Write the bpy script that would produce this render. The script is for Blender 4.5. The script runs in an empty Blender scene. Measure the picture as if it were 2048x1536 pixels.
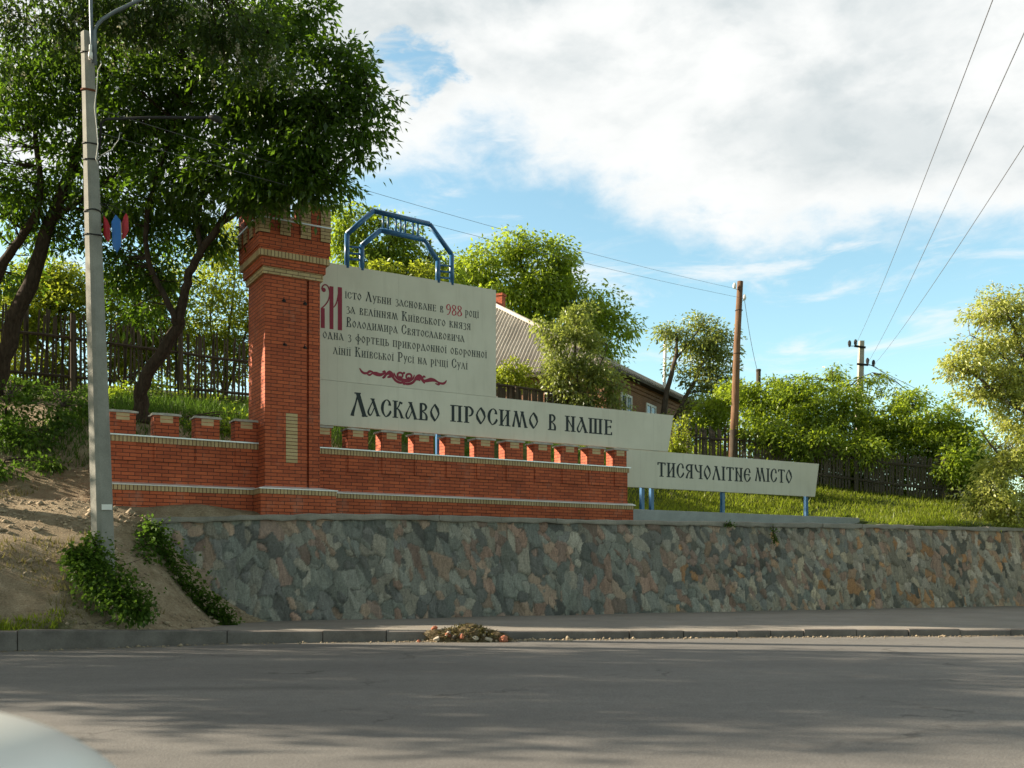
import bpy, bmesh, math, random
import numpy as np
from mathutils import Vector, Matrix

C = bpy.context.scene.collection
scn = bpy.context.scene
random.seed(7)
rng = np.random.default_rng(11)
R = math.radians

# ------------------------------------------------------------------ camera
EYE = 1.15
cam_d = bpy.data.cameras.new("camera")
cam = bpy.data.objects.new("camera", cam_d)
C.objects.link(cam)
cam.location = (0, 0, EYE)
cam.rotation_euler = (R(90), 0, 0)
cam_d.sensor_width = 36
cam_d.lens = 36 * 2000 / 2048
cam_d.shift_y = 374 / 2048
cam_d.clip_start = 0.05
cam_d.clip_end = 3000
cam_d.dof.use_dof = True
cam_d.dof.focus_distance = 22
cam_d.dof.aperture_fstop = 3.0
scn.camera = cam

# ------------------------------------------------------------------ light
SUN_EL = 23.0
SX, SY = -0.985, 0.17
scn.view_settings.view_transform = 'Standard'
scn.view_settings.look = 'None'
scn.view_settings.exposure = 1.36
scn.view_settings.gamma = 1
sd = bpy.data.lights.new("sun", 'SUN')
sd.energy = 5.0
sd.angle = R(0.5)
sd.color = (1.0, 0.86, 0.66)
so = bpy.data.objects.new("sun", sd)
C.objects.link(so)
hl = math.hypot(SX, SY)
sv = Vector((SX / hl * math.cos(R(SUN_EL)), SY / hl * math.cos(R(SUN_EL)), math.sin(R(SUN_EL))))
so.rotation_euler = sv.to_track_quat('Z', 'Y').to_euler()
so.location = (-30, -5, 30)

world = bpy.data.worlds.new("World")
scn.world = world
world.use_nodes = True


def build_world():
    nt = world.node_tree
    nt.nodes.clear()
    N = nt.nodes.new
    L = nt.links.new

    def math_(op, a, b=None, clamp=False):
        n = N('ShaderNodeMath')
        n.operation = op
        n.use_clamp = clamp
        for i, x in enumerate((a, b)):
            if x is None:
                continue
            if isinstance(x, (int, float)):
                n.inputs[i].default_value = x
            else:
                L(x, n.inputs[i])
        return n.outputs[0]

    def noise(vec, scale, detail, rough=0.55, dist=0.0):
        n = N('ShaderNodeTexNoise')
        L(vec, n.inputs['Vector'])
        n.inputs['Scale'].default_value = scale
        n.inputs['Detail'].default_value = detail
        n.inputs['Roughness'].default_value = rough
        n.inputs['Distortion'].default_value = dist
        return n.outputs['Fac']

    def smooth(x, lo, hi):
        n = N('ShaderNodeMapRange')
        n.interpolation_type = 'SMOOTHSTEP'
        L(x, n.inputs[0])
        n.inputs[1].default_value = lo
        n.inputs[2].default_value = hi
        return n.outputs[0]

    def mix(f, a, b):
        n = N('ShaderNodeMix')
        n.data_type = 'RGBA'
        if isinstance(f, (int, float)):
            n.inputs[0].default_value = f
        else:
            L(f, n.inputs[0])
        for i, x in ((6, a), (7, b)):
            if isinstance(x, tuple):
                n.inputs[i].default_value = (*x, 1)
            else:
                L(x, n.inputs[i])
        return n.outputs[2]
    sky = N('ShaderNodeTexSky')
    sky.sky_type = 'NISHITA'
    sky.sun_disc = False
    sky.sun_elevation = R(SUN_EL)
    sky.sun_rotation = math.atan2(SX, SY)
    sky.air_density = 1.0
    sky.dust_density = 0.6
    sky.ozone_density = 1.5
    tc = N('ShaderNodeTexCoord')
    sep = N('ShaderNodeSeparateXYZ')
    L(tc.outputs['Generated'], sep.inputs[0])
    az = math_('MULTIPLY', math_('ARCTAN2', sep.outputs[0], sep.outputs[1]), 57.2958)
    el = math_('MULTIPLY', math_('ARCSINE', sep.outputs[2]), 57.2958)
    # layered position so that clouds flatten towards the horizon
    cb = N('ShaderNodeCombineXYZ')
    L(math_('MULTIPLY', az, 0.045), cb.inputs[0])
    L(math_('MULTIPLY', el, 0.085), cb.inputs[1])
    pos = cb.outputs[0]
    # lower edge of the big cloud bank as elevation over azimuth
    azn = math_('DIVIDE', math_('ADD', az, 40.0), 80.0, True)
    cr = N('ShaderNodeValToRGB')
    L(azn, cr.inputs[0])
    els = cr.color_ramp.elements
    pts = [(-40, 17), (-12, 19.5), (-6, 22.0), (0, 22.6), (4, 20.8), (8, 19.0), (12, 17.6), (17, 17.2), (26, 17.0), (40, 14)]
    while len(els) < len(pts):
        els.new(0.5)
    for e, (a, v) in zip(els, pts):
        e.position = (a + 40) / 80
        e.color = (v / 45, v / 45, v / 45, 1)
    edge = math_('MULTIPLY', cr.outputs[0], 45.0)
    n1 = noise(pos, 2.6, 9, 0.6, 0.2)
    n2 = noise(pos, 7.0, 8, 0.62, 0.3)
    d = math_('SUBTRACT', el, edge)
    d = math_('ADD', d, math_('MULTIPLY', math_('SUBTRACT', n1, 0.5), 7.0))
    d = math_('ADD', d, math_('MULTIPLY', math_('SUBTRACT', n2, 0.5), 4.0))
    m = smooth(d, -1.5, 2.2)
    # blue pocket near the tree top
    px = math_('DIVIDE', math_('ADD', az, 6.0), 2.7)
    py = math_('DIVIDE', math_('SUBTRACT', el, 26.6), 1.4)
    rr = math_('SQRT', math_('ADD', math_('MULTIPLY', px, px), math_('MULTIPLY', py, py)))
    rr = math_('ADD', rr, math_('MULTIPLY', math_('SUBTRACT', n2, 0.5), 3.6))
    m = math_('MULTIPLY', m, smooth(rr, 0.45, 1.25))
    # thin wisps lower down
    mp = N('ShaderNodeMapping')
    L(pos, mp.inputs[0])
    mp.inputs['Scale'].default_value = (1.0, 2.4, 1)
    mp.inputs['Location'].default_value = (3.3, 1.7, 0)
    w = noise(mp.outputs[0], 1.9, 9, 0.62, 0.6)
    wm = math_('MULTIPLY', smooth(w, 0.50, 0.70), 0.75)
    fade = smooth(el, 2.0, 11.0)
    wm = math_('MULTIPLY', wm, fade)
    m = math_('MAXIMUM', m, wm)
    # cloud shading: bright tops and rims, grey bellies
    g = noise(pos, 1.7, 8, 0.55, 0.3)
    gm = smooth(g, 0.40, 0.66)
    g2 = noise(pos, 5.0, 9, 0.6, 0.2)
    gm = math_('ADD', math_('MULTIPLY', gm, 0.75), math_('MULTIPLY', smooth(g2, 0.42, 0.70), 0.35), True)
    core = smooth(d, 0.5, 5.0)
    gm = math_('MULTIPLY', gm, core)
    tx = math_('DIVIDE', math_('ADD', az, 1.5), 9.0)
    ty = math_('DIVIDE', math_('SUBTRACT', el, 31.5), 3.5)
    top = math_('SQRT', math_('ADD', math_('MULTIPLY', tx, tx), math_('MULTIPLY', ty, ty)))
    top = math_('ADD', top, math_('MULTIPLY', math_('SUBTRACT', n1, 0.5), 2.0))
    dark = smooth(top, 1.1, 0.2)
    gm = math_('ADD', gm, math_('MULTIPLY', dark, 0.95), True)
    ccol = mix(gm, CLOUD_W, CLOUD_G)
    sk = mix(1.0, sky.outputs[0], sky.outputs[0])
    hs = N('ShaderNodeMix')
    hs.data_type = 'RGBA'
    hs.blend_type = 'MULTIPLY'
    hs.inputs[0].default_value = 1.0
    L(sky.outputs[0], hs.inputs[6])
    hs.inputs[7].default_value = SKY_GAIN
    # clouds outside the view are darkened to cut the fill on front faces
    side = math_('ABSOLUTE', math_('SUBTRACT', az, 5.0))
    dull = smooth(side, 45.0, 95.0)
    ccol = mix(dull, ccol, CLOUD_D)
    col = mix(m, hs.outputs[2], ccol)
    bg = N('ShaderNodeBackground')
    bg.inputs['Strength'].default_value = 0.05
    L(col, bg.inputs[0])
    out = N('ShaderNodeOutputWorld')
    L(bg.outputs[0], out.inputs[0])


CLOUD_W = (7.9, 8.0, 7.9)
CLOUD_G = (5.2, 5.7, 5.85)
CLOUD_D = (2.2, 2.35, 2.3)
SKY_GAIN = (2.1, 2.33, 1.95, 1)
build_world()


# ------------------------------------------------------------------ helpers
def P(u, v, Y):
    """World point that the photograph shows at pixel (u, v) (2048 wide) when it stands Y metres away."""
    return Vector(((u - 1024) / 2000 * Y, Y, EYE + (1142 - v) / 2000 * Y))


def link(name, me, mat=None, parent=None, smooth=False):
    o = bpy.data.objects.new(name, me)
    C.objects.link(o)
    if mat is not None:
        for m in (mat if isinstance(mat, (list, tuple)) else [mat]):
            me.materials.append(m)
    if parent is not None:
        o.parent = parent
    if smooth:
        me.polygons.foreach_set('use_smooth', [True] * len(me.polygons))
    return o


def tag(o, label=None, cat=None, group=None, kind=None):
    if label:
        o['label'] = label
    if cat:
        o['category'] = cat
    if group:
        o['group'] = group
    if kind:
        o['kind'] = kind
    return o


def thing(name, label, cat, loc=(0, 0, 0), rz=0.0, group=None):
    o = bpy.data.objects.new(name, None)
    o.empty_display_size = 0.2
    C.objects.link(o)
    o.location = loc
    o.rotation_euler = (0, 0, rz)
    return tag(o, label, cat, group)


class MB:
    """collects simple shapes into one mesh"""

    def __init__(self):
        self.v = []
        self.f = []
        self.mi = []

    def add(self, vs, fs, mi=0):
        n = len(self.v)
        self.v += [tuple(p) for p in vs]
        self.f += [tuple(i + n for i in f) for f in fs]
        self.mi += [mi] * len(fs)
        return self

    def box(self, x0, x1, y0, y1, z0, z1, mi=0):
        vs = [(x0, y0, z0), (x1, y0, z0), (x1, y1, z0), (x0, y1, z0), (x0, y0, z1), (x1, y0, z1), (x1, y1, z1), (x0, y1, z1)]
        fs = [(0, 3, 2, 1), (4, 5, 6, 7), (0, 1, 5, 4), (1, 2, 6, 5), (2, 3, 7, 6), (3, 0, 4, 7)]
        return self.add(vs, fs, mi)

    def tube(self, pts, rad, n=8, cap=True, mi=0):
        pts = [Vector(p) for p in pts]
        if isinstance(rad, (int, float)):
            rad = [rad] * len(pts)
        rings = []
        ref = Vector((0.31, 0.17, 0.94))
        for i, p in enumerate(pts):
            a = pts[max(i - 1, 0)]
            b = pts[min(i + 1, len(pts) - 1)]
            t = (b - a).normalized()
            x = t.cross(ref)
            if x.length < 1e-3:
                x = t.cross(Vector((1, 0, 0)))
            x.normalize()
            y = t.cross(x)
            rings.append([p + (x * math.cos(2 * math.pi * k / n) + y * math.sin(2 * math.pi * k / n)) * rad[i] for k in range(n)])
        vs = [q for r in rings for q in r]
        fs = []
        for i in range(len(pts) - 1):
            for k in range(n):
                k2 = (k + 1) % n
                fs.append((i * n + k, i * n + k2, (i + 1) * n + k2, (i + 1) * n + k))
        if cap:
            fs.append(tuple(range(n))[::-1])
            fs.append(tuple((len(pts) - 1) * n + k for k in range(n)))
        return self.add(vs, fs, mi)

    def prism(self, poly, y0, y1, mi=0):
        """poly in (x,z), extruded from y0 (front) to y1"""
        n = len(poly)
        vs = [(x, y0, z) for x, z in poly] + [(x, y1, z) for x, z in poly]
        fs = [tuple(range(n)), tuple(range(n, 2 * n))[::-1]]
        for i in range(n):
            j = (i + 1) % n
            fs.append((i, i + n, j + n, j))
        return self.add(vs, fs, mi)

    def build(self, name, mat, parent=None, smooth=False, fix=False):
        me = bpy.data.meshes.new(name)
        me.from_pydata(self.v, [], self.f)
        if any(self.mi):
            me.polygons.foreach_set('material_index', self.mi)
        if fix:
            bm = bmesh.new()
            bm.from_mesh(me)
            bmesh.ops.recalc_face_normals(bm, faces=bm.faces)
            bm.to_mesh(me)
            bm.free()
        me.update()
        return link(name, me, mat, parent, smooth)


def raw_mesh(name, verts, faces_flat, fsize, mat, parent=None, smooth=False):
    me = bpy.data.meshes.new(name)
    nv = len(verts)
    nf = len(faces_flat) // fsize
    me.vertices.add(nv)
    me.vertices.foreach_set('co', np.asarray(verts, dtype=np.float32).ravel())
    me.loops.add(nf * fsize)
    me.loops.foreach_set('vertex_index', np.asarray(faces_flat, dtype=np.int32).ravel())
    me.polygons.add(nf)
    me.polygons.foreach_set('loop_start', np.arange(0, nf * fsize, fsize, dtype=np.int32))
    me.update(calc_edges=True)
    me.validate()
    return link(name, me, mat, parent, smooth)


# ------------------------------------------------------------------ materials
class NT:
    def __init__(self, name):
        self.m = bpy.data.materials.new(name)
        self.m.use_nodes = True
        self.t = self.m.node_tree
        self.t.nodes.clear()
        self.out = self.n('ShaderNodeOutputMaterial')

    def n(self, t, **kw):
        x = self.t.nodes.new(t)
        for k, v in kw.items():
            setattr(x, k, v)
        return x

    def l(self, a, b):
        self.t.links.new(a, b)

    def set(self, sock, v):
        if hasattr(v, 'is_output') or hasattr(v, 'links'):
            self.l(v, sock)
        elif isinstance(v, tuple) and len(v) == 3 and sock.type == 'RGBA':
            sock.default_value = (*v, 1)
        else:
            sock.default_value = v

    def coord(self, which='Object', scale=(1, 1, 1), rot=(0, 0, 0), loc=(0, 0, 0)):
        if which == 'UV':
            src = self.n('ShaderNodeUVMap').outputs[0]
        elif which == 'Position':
            src = self.n('ShaderNodeNewGeometry').outputs['Position']
        else:
            src = self.n('ShaderNodeTexCoord').outputs[which]
        mp = self.n('ShaderNodeMapping')
        self.l(src, mp.inputs[0])
        mp.inputs['Scale'].default_value = scale
        mp.inputs['Rotation'].default_value = rot
        mp.inputs['Location'].default_value = loc
        return mp.outputs[0]

    def noise(self, vec, scale, detail=6, rough=0.55, dist=0.0, out='Fac'):
        n = self.n('ShaderNodeTexNoise')
        self.l(vec, n.inputs['Vector'])
        n.inputs['Scale'].default_value = scale
        n.inputs['Detail'].default_value = detail
        n.inputs['Roughness'].default_value = rough
        n.inputs['Distortion'].default_value = dist
        return n.outputs[out]

    def ramp(self, fac, stops, interp='LINEAR'):
        r = self.n('ShaderNodeValToRGB')
        self.set(r.inputs[0], fac)
        r.color_ramp.interpolation = interp
        e = r.color_ramp.elements
        while len(e) < len(stops):
            e.new(0.5)
        for x, (p, c) in zip(e, stops):
            x.position = p
            x.color = (*c, 1) if isinstance(c, tuple) else (c, c, c, 1)
        return r.outputs[0]

    def mix(self, f, a, b, mode='MIX'):
        n = self.n('ShaderNodeMix', data_type='RGBA', blend_type=mode)
        self.set(n.inputs[0], f)
        self.set(n.inputs[6], a)
        self.set(n.inputs[7], b)
        return n.outputs[2]

    def math(self, op, a, b=None, clamp=False):
        n = self.n('ShaderNodeMath', operation=op, use_clamp=clamp)
        self.set(n.inputs[0], a)
        if b is not None:
            self.set(n.inputs[1], b)
        return n.outputs[0]

    def bump(self, h, strength=0.3, dist=0.02, normal=None):
        b = self.n('ShaderNodeBump')
        b.inputs['Strength'].default_value = strength
        b.inputs['Distance'].default_value = dist
        self.set(b.inputs['Height'], h)
        if normal is not None:
            self.l(normal, b.inputs['Normal'])
        return b.outputs[0]

    def principled(self, color, rough=0.7, metal=0.0, spec=0.3, normal=None):
        p = self.n('ShaderNodeBsdfPrincipled')
        self.set(p.inputs['Base Color'], color)
        self.set(p.inputs['Roughness'], rough)
        self.set(p.inputs['Metallic'], metal)
        self.set(p.inputs['Specular IOR Level'], spec)
        if normal is not None:
            self.l(normal, p.inputs['Normal'])
        self.l(p.outputs[0], self.out.inputs[0])
        return self.m


def plain(name, color, rough=0.6, metal=0.0, var=0.12, scale=6.0, spec=0.3, bump=0.0):
    t = NT(name)
    v = t.coord('Object')
    n = t.noise(v, scale, 6, 0.6)
    lo = tuple(c * (1 - var) for c in color)
    hi = tuple(min(1, c * (1 + var)) for c in color)
    col = t.ramp(n, [(0.3, lo), (0.7, hi)])
    nm = t.bump(t.noise(v, scale * 6, 4), bump, 0.01) if bump else None
    return t.principled(col, rough, metal, spec, nm)


def brick_mat(name, c1, c2, mortar, w=0.26, h=0.075, offset=0.5, msize=0.007):
    t = NT(name)
    src = t.n('ShaderNodeTexCoord').outputs['Object']
    sp = t.n('ShaderNodeSeparateXYZ')
    t.l(src, sp.inputs[0])
    cb = t.n('ShaderNodeCombineXYZ')
    t.l(t.math('ADD', sp.outputs[0], sp.outputs[1]), cb.inputs[0])
    t.l(sp.outputs[2], cb.inputs[1])
    b = t.n('ShaderNodeTexBrick', offset=offset)
    t.l(cb.outputs[0], b.inputs['Vector'])
    b.inputs['Scale'].default_value = 1
    b.inputs['Brick Width'].default_value = w
    b.inputs['Row Height'].default_value = h
    b.inputs['Mortar Size'].default_value = msize
    b.inputs['Mortar Smooth'].default_value = 0.15
    b.inputs['Bias'].default_value = -0.1
    b.inputs['Color1'].default_value = (*c1, 1)
    b.inputs['Color2'].default_value = (*c2, 1)
    b.inputs['Mortar'].default_value = (*mortar, 1)
    big = t.noise(src, 1.1, 5, 0.6)
    fine = t.noise(src, 40, 4, 0.6)
    col = t.mix(1.0, b.outputs['Color'], t.ramp(big, [(0.3, 0.80), (0.7, 1.08)]), 'MULTIPLY')
    col = t.mix(1.0, col, t.ramp(fine, [(0.25, 0.82), (0.75, 1.1)]), 'MULTIPLY')
    eff = t.noise(t.coord('Object', scale=(1.3, 1.3, 0.8)), 1.7, 7, 0.68)
    col = t.mix(t.ramp(eff, [(0.56, 0.0), (0.78, 0.30)]), col, (0.42, 0.34, 0.28))
    grime = t.noise(t.coord('Object', scale=(2.5, 2.5, 0.5), loc=(3, 1, 2)), 1.5, 6, 0.65)
    col = t.mix(t.ramp(grime, [(0.55, 0.0), (0.8, 0.45)]), col, (0.10, 0.05, 0.035))
    hgt = t.math('SUBTRACT', t.math('MULTIPLY', fine, 0.15), b.outputs['Fac'])
    return t.principled(col, 0.75, 0, 0.25, t.bump(hgt, 0.6, 0.008))


def leaf_mat(name, dark, light, trans, tf=0.42, gloss=0.06):
    t = NT(name)
    g = t.n('ShaderNodeNewGeometry')
    rnd = g.outputs['Random Per Island']
    big = t.noise(t.coord('Position'), 0.9, 4, 0.6)
    f = t.math('ADD', t.math('MULTIPLY', rnd, 0.6), t.math('MULTIPLY', big, 0.55), True)
    col = t.ramp(f, [(0.15, dark), (0.9, light)])
    tcol = t.mix(1.0, t.ramp(f, [(0.1, 0.7), (0.95, 1.15)]), trans, 'MULTIPLY')
    d = t.n('ShaderNodeBsdfDiffuse')
    t.l(col, d.inputs[0])
    tr = t.n('ShaderNodeBsdfTranslucent')
    t.l(tcol, tr.inputs[0])
    gl = t.n('ShaderNodeBsdfGlossy')
    gl.inputs[0].default_value = (0.8, 0.85, 0.8, 1)
    gl.inputs['Roughness'].default_value = 0.38
    m1 = t.n('ShaderNodeMixShader')
    m1.inputs[0].default_value = tf
    t.l(d.outputs[0], m1.inputs[1])
    t.l(tr.outputs[0], m1.inputs[2])
    m2 = t.n('ShaderNodeMixShader')
    m2.inputs[0].default_value = gloss * 0.5
    t.l(m1.outputs[0], m2.inputs[1])
    t.l(gl.outputs[0], m2.inputs[2])
    t.l(m2.outputs[0], t.out.inputs[0])
    return t.m


def bark_mat(name, a, b):
    t = NT(name)
    v = t.coord('Object', scale=(9, 9, 1.6))
    n = t.noise(v, 2.2, 8, 0.65, 0.4)
    return t.principled(t.ramp(n, [(0.3, a), (0.7, b)]), 0.9, 0, 0.1, t.bump(n, 0.8, 0.03))


M_BRICK = brick_mat('red_brick', (0.54, 0.125, 0.052), (0.37, 0.080, 0.037), (0.085, 0.03, 0.022))
M_YBRICK = brick_mat('yellow_brick', (0.54, 0.40, 0.22), (0.44, 0.31, 0.16), (0.10, 0.055, 0.035))
M_YHEAD = brick_mat('yellow_header_brick', (0.52, 0.38, 0.21), (0.42, 0.29, 0.15), (0.10, 0.05, 0.03), w=0.075, h=4.0, offset=0.0, msize=0.008)
M_FLASH = plain('galvanised_flashing', (0.72, 0.72, 0.74), 0.38, 0.35, 0.10, 3)
M_CAP = plain('cement_cap', (0.40, 0.38, 0.35), 0.9, 0, 0.25, 7, bump=0.4)
M_IRON = plain('dark_iron', (0.03, 0.03, 0.032), 0.6, 0.4)
M_BLUE = plain('blue_gloss_paint', (0.022, 0.115, 0.27), 0.35, 0.0, 0.15, 4, 0.5)
M_INK = plain('black_lettering', (0.022, 0.03, 0.034), 0.6, 0, 0.2)
M_RED = plain('maroon_lettering', (0.25, 0.025, 0.05), 0.6, 0, 0.12)
M_LIGHTRED = plain('crimson_lettering', (0.42, 0.03, 0.06), 0.6, 0, 0.1)


def sign_mat():
    t = NT('beige_sign_paint')
    v = t.coord('Object')
    n = t.noise(v, 0.9, 5, 0.6)
    st = t.noise(t.coord('Object', scale=(3.0, 3.0, 0.35)), 2.2, 6, 0.65)
    col = t.ramp(n, [(0.3, (0.56, 0.535, 0.455)), (0.7, (0.64, 0.615, 0.53))])
    col = t.mix(t.math('MULTIPLY', t.ramp(st, [(0.52, 0.0), (0.80, 1.0)]), 0.35), col, (0.40, 0.37, 0.31))
    sp = t.n('ShaderNodeSeparateXYZ')
    t.l(t.n('ShaderNodeTexCoord').outputs['Object'], sp.inputs[0])
    fx = t.math('ABSOLUTE', t.math('SUBTRACT', t.math('FRACT', t.math('DIVIDE', sp.outputs[0], 1.52)), 0.5))
    seam = t.ramp(fx, [(0.0, 1.0), (0.0035, 0.0)])
    col = t.mix(t.math('MULTIPLY', seam, 0.30), col, (0.20, 0.17, 0.13))
    rust = t.noise(t.coord('Object', scale=(5, 5, 0.5), loc=(1, 7, 4)), 1.6, 6, 0.7)
    col = t.mix(t.ramp(rust, [(0.66, 0.0), (0.80, 0.35)]), col, (0.30, 0.17, 0.09))
    return t.principled(col, 0.55, 0, 0.3, t.bump(t.noise(v, 1.1, 3), 0.15, 0.03))


M_SIGN = sign_mat()


def concrete_mat(name, c, stain=0.5, scale=3.0):
    t = NT(name)
    v = t.coord('Object')
    n = t.noise(v, scale, 8, 0.62)
    f = t.noise(v, scale * 22, 4, 0.6)
    col = t.ramp(n, [(0.3, tuple(x * (1 - stain * 0.5) for x in c)), (0.72, tuple(x * 1.1 for x in c))])
    col = t.mix(1.0, col, t.ramp(f, [(0.3, 0.84), (0.7, 1.1)]), 'MULTIPLY')
    return t.principled(col, 0.88, 0, 0.2, t.bump(t.math('ADD', n, t.math('MULTIPLY', f, 0.3)), 0.35, 0.012))


M_CONC = concrete_mat('pole_concrete', (0.27, 0.265, 0.24))
M_PLINTH = concrete_mat('plinth_concrete', (0.36, 0.37, 0.38), 0.3)
M_COPING = concrete_mat('coping_concrete', (0.30, 0.28, 0.245), 0.8, 2.0)
M_KERB = concrete_mat('kerb_stone', (0.20, 0.178, 0.165), 0.9, 2.4)


def asphalt_mat():
    t = NT('asphalt')
    v = t.coord('Position')
    big = t.noise(t.coord('Position', scale=(0.22, 0.9, 1)), 0.8, 5, 0.6)
    fine = t.noise(v, 60, 3, 0.7)
    mid = t.noise(v, 6, 6, 0.65)
    col = t.ramp(big, [(0.28, (0.130, 0.125, 0.119)), (0.72, (0.178, 0.171, 0.160))])
    col = t.mix(1.0, col, t.ramp(fine, [(0.28, 0.62), (0.72, 1.32)]), 'MULTIPLY')
    col = t.mix(1.0, col, t.ramp(mid, [(0.3, 0.90), (0.7, 1.08)]), 'MULTIPLY')
    # worn pale specks of aggregate
    vo = t.n('ShaderNodeTexVoronoi')
    t.l(v, vo.inputs['Vector'])
    vo.inputs['Scale'].default_value = 26
    spk = t.ramp(vo.outputs['Distance'], [(0.05, 1.0), (0.16, 0.0)])
    col = t.mix(t.math('MULTIPLY', spk, 0.28), col, (0.25, 0.24, 0.22))
    # tar seams along the road
    sp = t.n('ShaderNodeSeparateXYZ')
    t.l(v, sp.inputs[0])
    wob = t.math('MULTIPLY', t.noise(t.coord('Position', scale=(0.25, 0.25, 1)), 1.0, 4), 1.6)
    yy = t.math('ADD', t.math('ADD', sp.outputs[1], wob), t.math('MULTIPLY', sp.outputs[0], -0.06))
    seam = t.math('ABSOLUTE', t.math('SUBTRACT', yy, 10.75))
    sm = t.math('MULTIPLY', t.ramp(seam, [(0.02, 1.0), (0.34, 0.0)]), t.ramp(t.noise(t.coord('Position', scale=(0.3, 0.05, 1)), 1.0, 2), [(0.45, 0.0), (0.6, 1.0)]))
    col = t.mix(t.math('MULTIPLY', sm, 0.45), col, (0.055, 0.055, 0.053))
    # hairline cracks and dust towards the gutter
    ck = t.n('ShaderNodeTexVoronoi', feature='DISTANCE_TO_EDGE')
    wv = t.n('ShaderNodeVectorMath', operation='MULTIPLY_ADD')
    t.l(t.noise(v, 1.4, 5, 0.6, 0, 'Color'), wv.inputs[0])
    wv.inputs[1].default_value = (1.6, 1.6, 0)
    t.l(v, wv.inputs[2])
    t.l(wv.outputs[0], ck.inputs['Vector'])
    ck.inputs['Scale'].default_value = 0.32
    ckm = t.math('MULTIPLY', t.ramp(ck.outputs[0], [(0.003, 1.0), (0.012, 0.0)]), t.ramp(t.noise(v, 0.5, 3), [(0.5, 0.0), (0.62, 0.6)]))
    col = t.mix(ckm, col, (0.04, 0.038, 0.035))
    oil = t.ramp(t.noise(t.coord('Position', scale=(0.5, 1.0, 1)), 1.3, 4, 0.6), [(0.60, 0.0), (0.74, 0.45)])
    col = t.mix(oil, col, (0.085, 0.082, 0.078))
    du = t.n('ShaderNodeVertexColor', layer_name='dust')
    dk = t.math('MULTIPLY', t.math('MULTIPLY', du.outputs[0], t.ramp(t.noise(v, 7, 5, 0.65), [(0.35, 0.3), (0.6, 1.0)])), 0.8)
    col = t.mix(dk, col, (0.27, 0.24, 0.195))
    h = t.math('ADD', fine, t.math('MULTIPLY', mid, 0.6))
    return t.principled(col, 0.82, 0, 0.28, t.bump(h, 0.5, 0.012))


M_ROAD = asphalt_mat()


def pavement_mat():
    t = NT('dusty_pavement')
    v = t.coord('Position')
    n = t.noise(v, 0.8, 7, 0.62)
    f = t.noise(v, 34, 4, 0.65)
    m = t.noise(v, 4, 6, 0.6)
    col = t.ramp(n, [(0.3, (0.215, 0.20, 0.178)), (0.7, (0.29, 0.27, 0.24))])
    col = t.mix(1.0, col, t.ramp(f, [(0.3, 0.78), (0.7, 1.15)]), 'MULTIPLY')
    col = t.mix(t.ramp(m, [(0.5, 0.0), (0.7, 0.5)]), col, (0.27, 0.235, 0.18))
    return t.principled(col, 0.92, 0, 0.15, t.bump(t.math('ADD', f, m), 0.4, 0.012))


M_PAVE = pavement_mat()


def ground_mat():
    t = NT('earth_and_turf')
    v = t.coord('Position')
    n = t.noise(v, 0.55, 8, 0.62)
    m = t.noise(v, 3.5, 8, 0.66)
    f = t.noise(v, 28, 5, 0.7)
    soil = t.ramp(m, [(0.28, (0.27, 0.205, 0.13)), (0.55, (0.42, 0.335, 0.23)), (0.78, (0.53, 0.445, 0.325))])
    soil = t.mix(1.0, soil, t.ramp(f, [(0.28, 0.66), (0.72, 1.2)]), 'MULTIPLY')
    turf = t.ramp(m, [(0.3, (0.035, 0.055, 0.012)), (0.7, (0.085, 0.12, 0.03))])
    turf = t.mix(1.0, turf, t.ramp(f, [(0.28, 0.6), (0.72, 1.25)]), 'MULTIPLY')
    a = t.n('ShaderNodeVertexColor', layer_name='turf')
    k = t.math('ADD', a.outputs[0], t.math('MULTIPLY', t.math('SUBTRACT', n, 0.5), 1.0), True)
    k = t.ramp(k, [(0.35, 0.0), (0.6, 1.0)])
    col = t.mix(k, soil, turf)
    h = t.math('ADD', t.math('MULTIPLY', m, 1.0), t.math('MULTIPLY', f, 0.35))
    return t.principled(col, 0.95, 0, 0.1, t.bump(h, 1.0, 0.13))


M_GROUND = ground_mat()


def stone_mat():
    t = NT('slab_stone_facing')
    a = t.n('ShaderNodeVertexColor', layer_name='stone')
    pl = t.n('ShaderNodeVertexColor', layer_name='place')
    mp = t.n('ShaderNodeMapping')
    t.l(pl.outputs[0], mp.inputs[0])
    v = mp.outputs[0]
    mp2 = t.n('ShaderNodeMapping')
    t.l(pl.outputs[0], mp2.inputs[0])
    mp2.inputs['Rotation'].default_value = (0, 0, R(-18))
    mp2.inputs['Scale'].default_value = (6, 1.8, 1)
    veins = t.noise(mp2.outputs[0], 2.4, 8, 0.72, 0.8)
    grain = t.noise(v, 26, 5, 0.7)
    dust = t.noise(v, 0.8, 6, 0.65)
    col = t.mix(1.0, a.outputs[0], t.ramp(veins, [(0.25, 0.50), (0.5, 1.0), (0.78, 1.45)]), 'MULTIPLY')
    col = t.mix(1.0, col, t.ramp(grain, [(0.3, 0.70), (0.7, 1.28)]), 'MULTIPLY')
    col = t.mix(t.ramp(dust, [(0.42, 0.03), (0.78, 0.35)]), col, (0.25, 0.235, 0.20))
    jm = t.math('MULTIPLY', t.ramp(a.outputs['Alpha'], [(0.0, 1.0), (0.35, 0.0)]), t.ramp(t.noise(v, 2.2, 3), [(0.35, 0.45), (0.65, 1.0)]))
    col = t.mix(jm, col, (0.07, 0.067, 0.06))
    h = t.math('ADD', t.math('MULTIPLY', grain, 0.4), veins)
    return t.principled(col, 0.82, 0, 0.22, t.bump(h, 0.7, 0.02))


M_STONE = stone_mat()


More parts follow.
